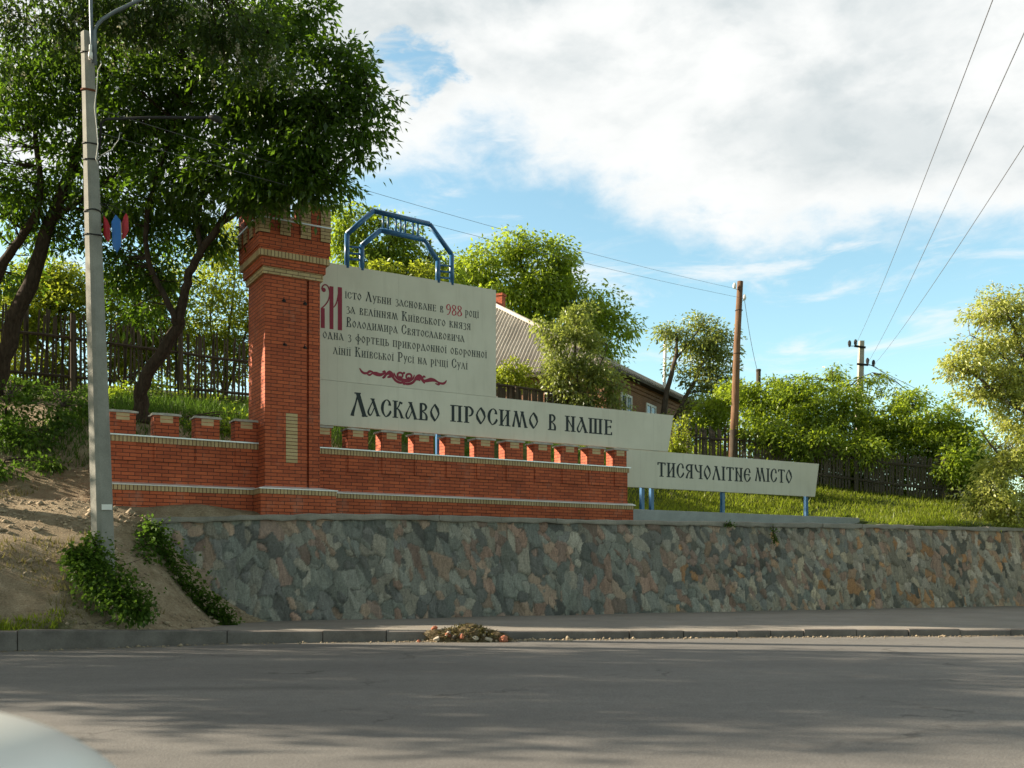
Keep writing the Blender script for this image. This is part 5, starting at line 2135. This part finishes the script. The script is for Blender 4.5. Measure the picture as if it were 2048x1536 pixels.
# dark undergrowth on the left bank
for lab, bl_, sd in (('dark shrub at the left edge, on the shaded bank below the fence', [B(10, 815, 22.4, 70, 46, .6, 20), B(-30, 880, 21.4, 60, 60, .7, 18), B(40, 870, 21.8, 50, 40, .5, 10), B(30, 782, 25.2, 120, 20, .5, 26)], 120),
                     ('dark leafy shrub on the shaded bank, between left edge and concrete pole', [B(115, 830, 22.6, 60, 36, .5, 14), B(80, 880, 21.6, 50, 36, .5, 12), B(160, 800, 23.4, 36, 26, .5, 8), B(130, 790, 25.0, 60, 18, .5, 16)], 122),
                     ('low shaded weeds at the left edge, above the bare earth', [B(0, 940, 20.2, 50, 22, .4, 12), B(90, 925, 20.8, 40, 18, .4, 8)], 124)):
    c0 = bl_[0][0]
    zb = tz(c0[0], c0[1])
    tree('dark_shrub', lab, 'bush', (c0[0], c0[1], min(zb, c0[2])), [([Vector((c0[0], c0[1], min(zb, c0[2]) - .1)), Vector(c0) + Vector((0, 0, -.1)), Vector(c0) + Vector((.1, 0, .2))], [.04, .03, .015])], bl_, L_IVY, 0.11, 42, 0.26, sd)

# trees behind the boards
tree('walnut_tree', 'green tree seen through and behind the blue arch', 'tree', P(760, 800, 33),
     [Lm((760, 820, 33, .2), (765, 650, 33, .15), (770, 540, 33, .1), (790, 470, 33, .05)), Lm((765, 650, 33, .1), (700, 520, 33, .06), (690, 450, 33, .03)), Lm((765, 650, 33, .1), (850, 540, 33, .06), (860, 480, 33, .03))],
     [B(770, 470, 33, 65, 45, 1.1, 56), B(690, 465, 33, 40, 55, .9, 36), B(740, 540, 33, 90, 45, 1.2, 64), B(840, 525, 33.2, 60, 45, 1., 44), B(700, 420, 33, 24, 20, .5, 6), B(890, 545, 33.4, 30, 30, .7, 12)], L_BUSH, 0.15, 48, 0.38, 131, droop=0.5)
tree('elder_bush', 'pale yellow-green bush just above the founding board, inside the arch', 'bush', P(790, 760, 29.5),
     [Lm((790, 780, 29.5, .06), (790, 650, 29.5, .04), (785, 560, 29.5, .02))],
     [B(765, 545, 29.5, 42, 22, .6, 26), B(845, 553, 29.5, 42, 20, .6, 24)], L_YELLOW, 0.13, 46, 0.25, 133)
tree('walnut_tree', 'large bright green walnut tree rising behind the house roof', 'tree', P(1090, 860, 56),
     [Lm((1090, 880, 56, .3), (1085, 740, 56, .24), (1070, 620, 56, .17), (1040, 520, 56, .09)), Lm((1085, 740, 56, .18), (1150, 640, 56, .12), (1200, 620, 56, .05)), Lm((1070, 620, 56, .12), (1110, 540, 56, .07), (1120, 500, 56, .03)), Lm((1080, 700, 56, .12), (980, 600, 56, .08), (940, 540, 56, .04))],
     [B(1035, 490, 56, 45, 38, 1.3, 34), B(960, 530, 56, 60, 45, 1.6, 52), B(1110, 525, 56, 55, 50, 1.6, 48), B(1040, 575, 56, 110, 60, 2., 105), B(1150, 600, 56, 80, 60, 1.8, 66), B(1210, 650, 56, 55, 50, 1.4, 34), B(1100, 660, 56.3, 90, 60, 1.8, 56), B(1255, 650, 56, 24, 28, .8, 8), B(915, 560, 56, 35, 40, 1.2, 20), B(1195, 720, 56, 50, 50, 1.3, 28), B(1080, 600, 55.5, 90, 50, 1.6, 50), B(1170, 660, 55.6, 70, 50, 1.5, 40)],
     L_WALNUT, 0.24, 50, 0.58, 135, droop=0.5)
tree('pear_tree', 'slender grey-green pear tree in front of the corner of the house', 'tree', P(1160, 880, 37.5),
     [Lm((1165, 900, 37.5, .09), (1160, 800, 37.5, .07), (1150, 720, 37.5, .05), (1155, 650, 37.5, .025)), Lm((1160, 800, 37.5, .05), (1200, 730, 37.5, .03), (1215, 690, 37.5, .015)), Lm((1155, 780, 37.5, .04), (1110, 730, 37.5, .03), (1095, 690, 37.5, .012))],
     [B(1150, 670, 37.5, 58, 52, .9, 56), B(1112, 690, 37.4, 30, 30, .5, 12), B(1165, 622, 37.6, 20, 18, .4, 6), B(1120, 740, 37.5, 45, 45, .8, 44), B(1190, 740, 37.5, 50, 50, .8, 48), B(1160, 790, 37.5, 60, 35, .8, 34), B(1225, 790, 37.6, 26, 26, .5, 10), B(1085, 650, 37.5, 22, 16, .4, 6), B(1240, 755, 37.7, 16, 26, .4, 6)], L_PEAR, 0.13, 50, 0.32, 137, bark=M_BARK2, droop=0.5, twigs=0.8)
tree('garden_bush', 'round yellow-green bush peeking over the timber fence right of the founding board', 'bush', P(1025, 840, 38.5),
     [Lm((1025, 860, 38.5, .05), (1025, 790, 38.5, .04), (1028, 740, 38.5, .02))],
     [B(1022, 742, 38.6, 36, 26, .7, 26), B(985, 750, 38.6, 40, 30, .7, 20), B(1045, 765, 38.5, 22, 18, .5, 12)], L_YELLOW, 0.13, 46, 0.28, 139)
tree('garden_bush', 'slim bright bush standing right of the pointed end of the welcome board', 'bush', P(1358, 935, 34.5),
     [Lm((1358, 945, 34.5, .04), (1358, 890, 34.5, .03), (1356, 850, 34.5, .015))],
     [B(1360, 880, 34.5, 22, 42, .5, 26), B(1345, 905, 34.4, 24, 20, .4, 12)], L_YELLOW, 0.11, 42, 0.22, 141)
tree('shaggy_tree', 'shaggy pruned tree with a crooked trunk between house and wooden pole', 'tree', P(1330, 850, 45),
     [Lm((1322, 850, 45, .16), (1335, 780, 45, .12), (1350, 720, 45, .09), (1355, 670, 45, .05)), Lm((1350, 840, 44.8, .13), (1372, 795, 44.8, .1), (1395, 750, 44.8, .07), (1420, 690, 44.8, .04)), Lm((1350, 720, 45, .06), (1390, 670, 45, .04), (1410, 640, 45, .02))],
     [B(1400, 680, 45, 60, 40, 1., 56), B(1345, 660, 45, 40, 20, .6, 18), B(1440, 695, 45, 36, 50, .8, 40), B(1415, 750, 45, 55, 50, .9, 62), B(1385, 645, 45, 50, 18, .6, 14), B(1455, 780, 45, 34, 50, .8, 30), B(1350, 730, 45.4, 20, 22, .5, 5), B(1400, 820, 44, 60, 30, .8, 34)], L_PEAR, 0.15, 42, 0.36, 143, bark=M_BARK2, twigs=0.95)
# bushes above the right fence
bush_specs = [
    ('bushy tree just left of the wooden pole, above the right fence', [B(1430, 830, 41, 50, 60, 1., 46), B(1400, 870, 40.5, 35, 40, .8, 24), B(1460, 780, 41, 25, 40, .7, 16), B(1420, 910, 38.8, 60, 34, .8, 28)], L_WALNUT),
    ('dense green bush just right of the wooden pole, behind the short post', [B(1530, 830, 39, 55, 70, 1.1, 60), B(1500, 790, 39, 30, 40, .7, 18), B(1520, 900, 37.8, 60, 40, .8, 30)], L_BUSH),
    ('broad dark bush hanging over the middle of the right picket fence', [B(1610, 845, 37.6, 60, 70, 1.1, 66), B(1590, 780, 38, 50, 40, .9, 36), B(1640, 900, 36.9, 50, 35, .8, 34), B(1590, 930, 36.4, 60, 32, .7, 30), B(1620, 885, 35.1, 90, 34, .45, 34), B(1540, 870, 35.4, 60, 30, .4, 20)], L_BUSH),
    ('bush with paler leaves in front of the concrete pole', [B(1690, 820, 38, 55, 60, 1., 52), B(1720, 880, 37, 50, 50, .9, 40), B(1700, 940, 36.2, 60, 35, .7, 30), B(1725, 895, 34.7, 50, 30, .4, 18)], L_WALNUT),
    ('bright bush over the right fence, right of the concrete pole', [B(1785, 850, 37, 55, 50, 1., 52), B(1820, 800, 37.6, 35, 30, .7, 18), B(1800, 930, 36, 60, 40, .7, 34)], L_WALNUT),
    ('dark rounded bush over the right end of the picket fence', [B(1880, 850, 36.4, 65, 50, 1.1, 60), B(1925, 900, 35.6, 55, 55, 1., 52), B(1850, 890, 36, 50, 35, .9, 30), B(1890, 955, 35.4, 60, 36, .6, 34), B(1905, 930, 33.9, 40, 40, .4, 20)], L_BUSH),
    ('dark low bush at the corner where the picket fence ends, left of the acacia', [B(1955, 950, 34.4, 40, 55, .9, 44), B(1945, 1000, 34, 26, 28, .6, 18)], L_IVY)]
for i, (lab, bl_, mt) in enumerate(bush_specs):
    c0 = Vector(bl_[0][0])
    zb = tz(c0.x, c0.y)
    base = Vector((c0.x, c0.y, min(zb, c0.z - .5)))
    tree('fence_bush', lab, 'bush', base, [([base + Vector((0, 0, -.2)), base.lerp(c0, .6), c0], [.07, .05, .03]), ([base, base.lerp(c0, .5) + Vector((.3, 0, 0)), c0 + Vector((.5, 0, .3))], [.05, .03, .015])], [(a_, b_, int(k_ * 1.5)) for a_, b_, k_ in bl_], mt, 0.135, 60, 0.33, 150 + i, group='bushes along the right fence')
tree('young_tree', 'airy young tree with feathery top shoots beside the concrete pole', 'tree', P(1670, 880, 40),
     [Lm((1670, 900, 40, .06), (1668, 800, 40, .04), (1664, 735, 40, .015)), Lm((1668, 800, 40, .03), (1715, 760, 40, .02), (1745, 745, 40, .01))],
     [B(1665, 745, 40, 26, 16, .5, 12), B(1660, 775, 40, 30, 24, .5, 12), B(1740, 755, 40, 30, 14, .5, 10), B(1700, 780, 40, 40, 18, .5, 10), B(1560, 765, 40, 40, 12, .4, 7), B(1790, 780, 40, 40, 16, .4, 8)], L_WALNUT, 0.17, 30, 0.26, 165, twigs=1.0, aspect=0.36, droop=0.5)
tree('blossoming_acacia', 'pale yellow blossoming acacia at the right edge', 'tree', P(2130, 1060, 30),
     [Lm((2135, 1080, 30, .2), (2120, 960, 30, .17), (2095, 850, 30, .13), (2060, 760, 30, .09), (2030, 660, 30, .05), (2000, 600, 30, .02)),
      Lm((2095, 850, 30, .08), (2010, 800, 29.8, .05), (1950, 750, 29.7, .03), (1900, 730, 29.6, .015)), Lm((2060, 760, 30, .06), (1990, 700, 29.8, .035), (1940, 670, 29.7, .015)),
      Lm((2120, 960, 30, .09), (2040, 950, 29.5, .05), (1990, 900, 29.4, .03), (1960, 860, 29.3, .012)), Lm((2120, 990, 30, .07), (2020, 990, 29.3, .04), (1960, 1010, 29, .02))],
     [B(1985, 620, 30, 45, 40, .8, 40), B(2045, 640, 30, 60, 80, .9, 60), B(2000, 780, 29.9, 60, 40, .8, 26), B(2035, 880, 29.7, 40, 50, .8, 30), B(1960, 690, 29.8, 40, 30, .7, 20), B(1925, 735, 29.7, 48, 28, .7, 24), B(2010, 730, 30, 60, 45, .9, 36), B(1960, 790, 29.7, 40, 26, .6, 12), B(2040, 820, 29.8, 45, 50, .9, 26), B(2020, 910, 29.5, 50, 40, .8, 24), B(1985, 985, 29.2, 46, 34, .6, 34), B(2030, 1015, 29.2, 50, 36, .7, 38), B(1955, 1008, 29.1, 28, 26, .4, 14), B(2000, 930, 29.3, 40, 34, .6, 26), B(2030, 760, 29.9, 40, 40, .7, 22), B(1905, 720, 29.7, 26, 18, .4, 8), B(2090, 700, 30.2, 60, 120, 1., 40), B(2100, 960, 30, 60, 80, .9, 26)],
     L_PALE, 0.11, 62, 0.29, 167, bark=M_BARK2, twigs=0.9, droop=0.4, blossom=(L_FLOWER, 0.5, 0.045))

# ivy at the end of the retaining wall and the bush at the pole foot
r_ = np.random.default_rng(77)


def ivy(name, label, spine, spread, n, seed, size=0.085, lift=0.0):
    """leaf mat along a pixel spine: (u, v, Y, radius m)"""
    r = np.random.default_rng(seed)
    S = [(P(a, b, c), d) for a, b, c, d in spine]
    base = S[-1][0].copy()
    root = thing(name, label, 'plant', base)
    pts, outs = [], []
    tb = MB()
    tb.tube([p - base for p, _ in S], [0.012] * len(S), 5)
    for i in range(len(S) - 1):
        (a, ra), (b, rb) = S[i], S[i + 1]
        m = n // (len(S) - 1)
        k = r.uniform(0, 1, m)
        rad = ra + (rb - ra) * k
        off = r.normal(0, 0.5, (m, 3)) * rad[:, None] * np.array(spread)
        q = np.array(a)[None] * (1 - k[:, None]) + np.array(b)[None] * k[:, None] + off
        pts.append(q)
        o = off / (np.linalg.norm(off, axis=1, keepdims=True) + 1e-6)
        o[:, 1] -= 0.8
        outs.append(o)
        for _ in range(10):
            e = Vector(q[r.integers(0, m)])
            tb.tube([a.lerp(b, r.random()) - base, e - base], [.008, .004], 4, False)
    tb.build('stem', M_BARK, root)
    pts = np.concatenate(pts) - np.array(base)
    leaves('foliage', pts, np.concatenate(outs), size, L_IVY, root, 0.85, 0.5, seed)
    return root


ivy('ivy', 'ivy trailing down the left end of the stone retaining wall', [(300, 1056, 18.6, .26), (308, 1100, 18.42, .36), (325, 1145, 18.3, .50), (350, 1180, 18.15, .52), (400, 1215, 18.1, .40), (455, 1244, 18.15, .20)], (1, .3, .85), 5200, 201, 0.07)
ivy('weed_clump', 'bushy green weeds around the foot of the concrete pole', [(150, 1108, 15.9, .16), (180, 1130, 15.75, .36), (210, 1162, 15.6, .44), (245, 1195, 15.4, .40), (285, 1224, 15.2, .20)], (1, .45, .8), 4200, 203, 0.065)
ivy('weed_clump', 'narrow tuft of weeds clinging to the left side of the pole foot', [(188, 1078, 16.0, .16), (193, 1105, 15.95, .22), (198, 1125, 15.9, .25)], (1, .6, 1), 260, 205, 0.08)
ivy('weed_clump', 'pale weeds on the earth beside the upper end of the retaining wall', [(290, 1060, 18.4, .2), (285, 1100, 18.0, .25), (280, 1125, 17.7, .2)], (1, .5, .8), 420, 207, 0.08)
ivy('weed_clump', 'small weeds growing from the coping left of the town board posts', [(1452, 1047, 24.85, .09), (1462, 1050, 24.8, .09)], (1.4, .5, .6), 80, 209, 0.05)
ivy('weed_clump', 'small green tuft sprouting through the stone facing under the concrete plinth', [(1546, 1052, 25.4, .09), (1548, 1072, 25.25, .10), (1550, 1086, 25.2, .06)], (.9, .4, 1), 110, 211, 0.05)


# grass
def grass(name, xy, hmin, hmax, seed, mat=L_GRASS):
    r = np.random.default_rng(seed)
    n = len(xy)
    z = terrain(xy[:, 0], xy[:, 1])
    h = r.uniform(hmin, hmax, n) * (1 + 0.5 * vnoise(xy[:, 0] * 1.1, xy[:, 1] * 1.1, seed + 70)) * np.where(r.random(n) < .03, 2.1, 1)
    a = r.uniform(0, 6.283, n)
    w = r.uniform(0.010, 0.022, n)
    bx, by = np.cos(a) * w, np.sin(a) * w
    ln = r.normal(0, 0.45, (n, 2)) * h[:, None]
    v = np.empty((n, 3, 3))
    v[:, 0] = np.c_[xy[:, 0] - bx, xy[:, 1] - by, z - .03]
    v[:, 1] = np.c_[xy[:, 0] + bx, xy[:, 1] + by, z - .03]
    v[:, 2] = np.c_[xy[:, 0] + ln[:, 0], xy[:, 1] + ln[:, 1], z + h]
    o = raw_mesh(name, v.reshape(-1, 3), np.arange(n * 3), 3, mat)
    return tag(o, kind='stuff')


r_ = np.random.default_rng(5)
gx_ = r_.uniform(2.0, 20.5, 150000)
gy_ = r_.uniform(25.5, 36.5, 150000)
keep = (gy_ > np.interp(gx_, CX, CYv) + 0.45)
s_m = (gx_ + 4.224) * 0.8604 + (gy_ - 22.0) * 0.5096
t_m = (gx_ + 4.224) * 0.5096 - (gy_ - 22.0) * 0.8604
keep &= ~((t_m > -0.95) & (s_m < 18.0))
gxy = np.c_[gx_[keep], gy_[keep]]
patch = vnoise(gxy[:, 0] * 1.7, gxy[:, 1] * 1.7, 8) + r_.normal(0, .25, len(gxy))
gxy = gxy[patch > -0.02]
g1 = grass('grass', gxy, 0.04, 0.14, 1)
tag(g1, 'sunny green grass on the slope between the town board and the right fence', 'grass')
gx_ = r_.uniform(-9.5, -6.75, 9000)
gy_ = r_.uniform(13.2, 15.3, 9000)
ky_ = np.interp(gx_, KX, KY)
keep = (gy_ > ky_ + 0.22) & (gy_ < ky_ + 0.75 + 0.25 * vnoise(gx_ * 3, gy_ * 3, 4))
g2 = grass('grass', np.c_[gx_[keep], gy_[keep]], 0.03, 0.12, 2)
tag(g2, 'strip of short grass behind the kerb in the left corner', 'grass')
gx_ = r_.uniform(-12, 3, 60000)
gy_ = r_.uniform(21.2, 34, 60000)
cyl = 22 + (gx_ + 4.224) * 0.592
keep = (gy_ > cyl + 0.7) & (vnoise(gx_ * 1.3, gy_ * 1.3, 33) > np.where(gx_ < -5, .05, -.3))
g3 = grass('grass', np.c_[gx_[keep], gy_[keep]], 0.06, 0.26, 3, L_IVY)
tag(g3, 'rough grass and weeds on the bank below the left picket fence', 'grass')

# loose stones and crumbs on the bare bank and along the gutter
def crumbs(name, xy, zs, size, mat, seed):
    r = np.random.default_rng(seed)
    n = len(xy)
    oct_ = np.array([(1, 0, 0), (-1, 0, 0), (0, 1, 0), (0, -1, 0), (0, 0, 1), (0, 0, -1)], float)
    tri = np.array([0, 2, 4, 2, 1, 4, 1, 3, 4, 3, 0, 4, 2, 0, 5, 1, 2, 5, 3, 1, 5, 0, 3, 5])
    sz = size * r.lognormal(0, .55, (n, 1, 1))
    v = oct_[None] * sz * r.uniform(.6, 1.3, (n, 6, 1)) * np.array([1, 1, .7])
    a = r.uniform(0, 6.28, n)
    ca_, sa_ = np.cos(a)[:, None], np.sin(a)[:, None]
    v = np.stack([v[..., 0] * ca_ - v[..., 1] * sa_, v[..., 0] * sa_ + v[..., 1] * ca_, v[..., 2]], -1)
    v += np.stack([xy[:, 0], xy[:, 1], zs + sz[:, 0, 0] * .3], -1)[:, None]
    f = (np.arange(n)[:, None] * 6 + tri[None]).ravel()
    return tag(raw_mesh(name, v.reshape(-1, 3), f, 3, mat), kind='stuff')


M_CRUMB = plain('stone_crumbs', (0.30, 0.24, 0.17), 0.95, 0, 0.45, 1.3)
cx_ = r_.uniform(-13, -5.2, 5000)
cy_ = r_.uniform(14.2, 21.5, 5000)
kp = (cy_ > np.interp(cx_, KX, KY) + .3) & ((cx_ < WX0) | (cy_ < np.interp(cx_, CX, CYv) - .3)) & (vnoise(cx_ * 1.5, cy_ * 1.5, 51) > -.15)
cc_ = np.c_[cx_[kp], cy_[kp]]
tag(crumbs('loose_stones', cc_, terrain(cc_[:, 0], cc_[:, 1]), 0.022, M_CRUMB, 61), 'crumbs of earth and small stones on the bare bank', 'stones')
cx_ = np.concatenate([r_.uniform(-9, 14, 1500), r_.normal(-0.6, 0.9, 900)])
cy_ = np.interp(cx_, KX, KY) - np.abs(r_.normal(0, .16, len(cx_))) - .01
tag(crumbs('gutter_grit', np.c_[cx_, cy_], np.zeros(len(cx_)), 0.010, M_CRUMB, 62), 'grit lying in the gutter along the kerb', 'grit')
dx_ = r_.uniform(-12.5, -5.4, 9000)
dy_ = r_.uniform(14.6, 20.8, 9000)
kp = (dy_ > np.interp(dx_, KX, KY) + .35) & ((dx_ < WX0) | (dy_ < np.interp(dx_, CX, CYv) - .3)) & (vnoise(dx_ * 1.1, dy_ * 1.1, 52) > .12)
L_DRY = leaf_mat('dry_grass_blades', (0.12, 0.10, 0.04), (0.26, 0.23, 0.09), (0.22, 0.20, 0.06), 0.3, 0.02)
tag(grass('dry_grass', np.c_[dx_[kp], dy_[kp]], 0.03, 0.12, 53, L_DRY), 'sparse dry grass on the bare bank', 'dry grass')

# ------------------------------------------------------------------ debris heap on the kerb
pile = thing('debris_heap', 'small heap of rubble and withered weeds lying against the kerb', 'debris', (-0.75, 16.42, 0))
rd = random.Random(12)


def rock(r, sq=(1, 1, 1), seed=0):
    bm = bmesh.new()
    bmesh.ops.create_icosphere(bm, subdivisions=2, radius=1)
    rr = random.Random(seed)
    ph = [rr.uniform(0, 6) for _ in range(6)]
    for v in bm.verts:
        k = 1 + 0.22 * math.sin(v.co.x * 3 + ph[0]) + 0.18 * math.sin(v.co.y * 4 + ph[1]) + 0.15 * math.sin(v.co.z * 5 + ph[2]) + rr.uniform(-.07, .07)
        v.co = Vector((v.co.x * sq[0], v.co.y * sq[1], v.co.z * sq[2])) * k * r
    me = bpy.data.meshes.new('rock')
    bm.to_mesh(me)
    bm.free()
    return me


M_DEBRIS = None
t = NT('rubble_earth')
v_ = t.coord('Object')
nn_ = t.noise(v_, 9, 8, 0.7)
M_DEBRIS = t.principled(t.ramp(nn_, [(0.3, (0.055, 0.04, 0.022)), (0.5, (0.17, 0.125, 0.07)), (0.72, (0.36, 0.30, 0.21))]), 0.95, 0, 0.1, t.bump(nn_, 0.9, 0.05))
bm = bmesh.new()
bmesh.ops.create_icosphere(bm, subdivisions=5, radius=1)
for v in bm.verts:
    k = 1 + 0.13 * math.sin(v.co.x * 7 + 1) + 0.11 * math.sin(v.co.y * 9 + v.co.x * 5) + rd.uniform(-.09, .09)
    v.co = Vector((v.co.x * .62, v.co.y * .26, max(v.co.z, -0.1) * .23)) * k
me = bpy.data.meshes.new('earth_mound')
bm.to_mesh(me)
bm.free()
link('earth_mound', me, M_DEBRIS, pile)
M_RUB = [plain('brick_rubble', (0.38, 0.14, 0.085), 0.9, 0, 0.3, 14), plain('pale_rubble', (0.42, 0.37, 0.30), 0.9, 0, 0.3, 14), plain('dark_rubble', (0.10, 0.085, 0.07), 0.9, 0, 0.3, 14)]
for i in range(34):
    if i == 0:
        x, y, z, r, m = -0.52, -.02, .215, .050, 0
    elif i == 1:
        x, y, z, r, m = 0.62, -.2, .035, .06, 0
    else:
        x = rd.gauss(-.12, .34)
        y = rd.uniform(-.27, .06)
        z = max(0.015, .20 * (1 - (x / .66) ** 2) * (1 - (y / .30) ** 2) + .01)
        r = rd.uniform(.018, .048)
        m = rd.choice([0, 1, 1, 1, 2])
    o = link('rubble_piece', rock(r, (rd.uniform(.8, 1.5), rd.uniform(.8, 1.2), rd.uniform(.6, 1.0)), i), M_RUB[m], pile)
    o.location = (x, y, z)
    o.rotation_euler = (rd.uniform(-.6, .6), rd.uniform(-.6, .6), rd.uniform(0, 6))
n = 900
q = np.c_[rng.normal(.05, .26, n), rng.uniform(-.24, .12, n), np.zeros(n)]
q[:, 2] = np.maximum(.02, .22 * (1 - (q[:, 0] / .66) ** 2) * (1 - (q[:, 1] / .32) ** 2)) + rng.uniform(-.01, .03, n)
leaves('withered_weeds', q, rng.normal(0, 1, (n, 3)), 0.09, leaf_mat('withered_leaves', (0.06, 0.05, 0.02), (0.16, 0.13, 0.05), (0.15, 0.13, 0.04), 0.25), pile, 0.22, 0.1, 9)


# ------------------------------------------------------------------ parked car at the lower left, close to the lens
def build_car():
    M_CAR = plain('white_car_paint', (0.72, 0.73, 0.70), 0.28, 0.0, 0.03, 2, 0.5)
    M_TYRE = plain('tyre_rubber', (0.02, 0.02, 0.02), 0.85)
    M_CHR = plain('wheel_metal', (0.45, 0.45, 0.46), 0.35, 0.8)
    M_GL = plain('car_glass', (0.02, 0.025, 0.03), 0.05, 0, 0.05, 2, 0.6)
    M_LAMP = plain('lamp_glass', (0.65, 0.66, 0.68), 0.12, 0.2, 0.1, 10, 0.6)
    root = thing('parked_car', 'white car at the lower left corner, showing only the curved edge of its bonnet', 'car', (-0.56, 1.28, 0))
    root.scale = (1, 1, 1.10)
    # local x = 0 at the nose, car runs towards -x; y across
    st = [(0.0, .30, .36, .58), (-.05, .50, .28, .66), (-.13, .64, .24, .74), (-.28, .745, .21, .805), (-.48, .80, .20, .835), (-.75, .835, .19, .855), (-1.1, .85, .19, .875), (-1.6, .855, .19, .90), (-2.6, .86, .19, .92), (-3.5, .855, .19, .93), (-3.9, .82, .21, .92), (-4.12, .70, .28, .88), (-4.2, .50, .36, .78)]
    mb = MB()
    n = 28
    rings = []
    for x, w, z0, z1 in st:
        ring = []
        for k in range(n):
            a = 2 * math.pi * k / n
            c, s = math.cos(a), math.sin(a)
            ex = 0.42
            yy = math.copysign(abs(c) ** ex, c) * w
            zz = math.copysign(abs(s) ** (0.55 if s > 0 else .35), s)
            zm = (z0 + z1) / 2
            ring.append((x - 0.02 * abs(c) * 0, yy, zm + zz * (z1 - z0) / 2 + (0.028 * (1 - (yy / w) ** 2) if s > 0 else 0)))
        rings.append(ring)
    vs = [q for r in rings for q in r]
    fs = []
    for i in range(len(rings) - 1):
        for k in range(n):
            k2 = (k + 1) % n
            fs.append((i * n + k, i * n + k2, (i + 1) * n + k2, (i + 1) * n + k))
    fs.append(tuple(range(n)))
    fs.append(tuple((len(rings) - 1) * n + k for k in range(n))[::-1])
    mb.add(vs, fs)
    body = mb.build('body', M_CAR, root, True, True)
    sub = body.modifiers.new('smooth', 'SUBSURF')
    sub.levels = sub.render_levels = 2
    # cabin
    mb = MB()
    prof = [(-1.15, .86), (-1.75, 1.33), (-2.1, 1.40), (-2.9, 1.40), (-3.25, 1.32), (-3.85, .90)]
    vs = []
    for y, k in ((-.80, 0), (-.60, 1), (.60, 1), (.80, 0)):
        for x, z in prof:
            zz = z if k else .88
            vs.append((x if k else x * 1.0, y, zz))
    m = len(prof)
    fs = []
    for j in range(3):
        for i in range(m - 1):
            fs.append((j * m + i, j * m + i + 1, (j + 1) * m + i + 1, (j + 1) * m + i))
    mb.add(vs, fs)
    mb.build('cabin_glass', M_GL, root, False, True)
    mb = MB()
    mb.box(-2.95, -1.85, -.58, .58, 1.395, 1.425)
    mb.build('car_roof', M_CAR, root)
    for s in (-1, 1):
        mb = MB()
        mb.tube([(-.10, s * .52, .62), (-.17, s * .62, .63), (-.30, s * .745, .64)], [.05, .065, .04], 10)
        mb.build('headlight', M_LAMP, root, True)
        mb = MB()
        mb.box(-4.16, -3.95, s * .70 - .1, s * .70 + .1, .62, .78)
        mb.build('rear_light', M_PRED, root)
        mb = MB()
        mb.box(-1.50, -1.38, s * .90 - .07, s * .90 + .07, .90, 1.02)
        mb.build('side_mirror', M_CAR, root)
        for x in (-.82, -3.35):
            mb = MB()
            mb.tube([(x, s * .66, .30), (x, s * .67, .30), (x, s * .85, .30), (x, s * .87, .30)], [.25, .30, .30, .27], 28)
            ty_w = mb.build('wheel', M_TYRE, root, True)
            mb = MB()
            mb.tube([(x, s * .80, .30), (x, s * .876, .30)], [.17, .19], 20)
            mb.build('rim', M_CHR, ty_w, True)
    mb = MB()
    mb.box(-.06, .015, -.26, .26, .42, .54)
    mb.build('grille', M_IRON, root)
    return root


build_car()
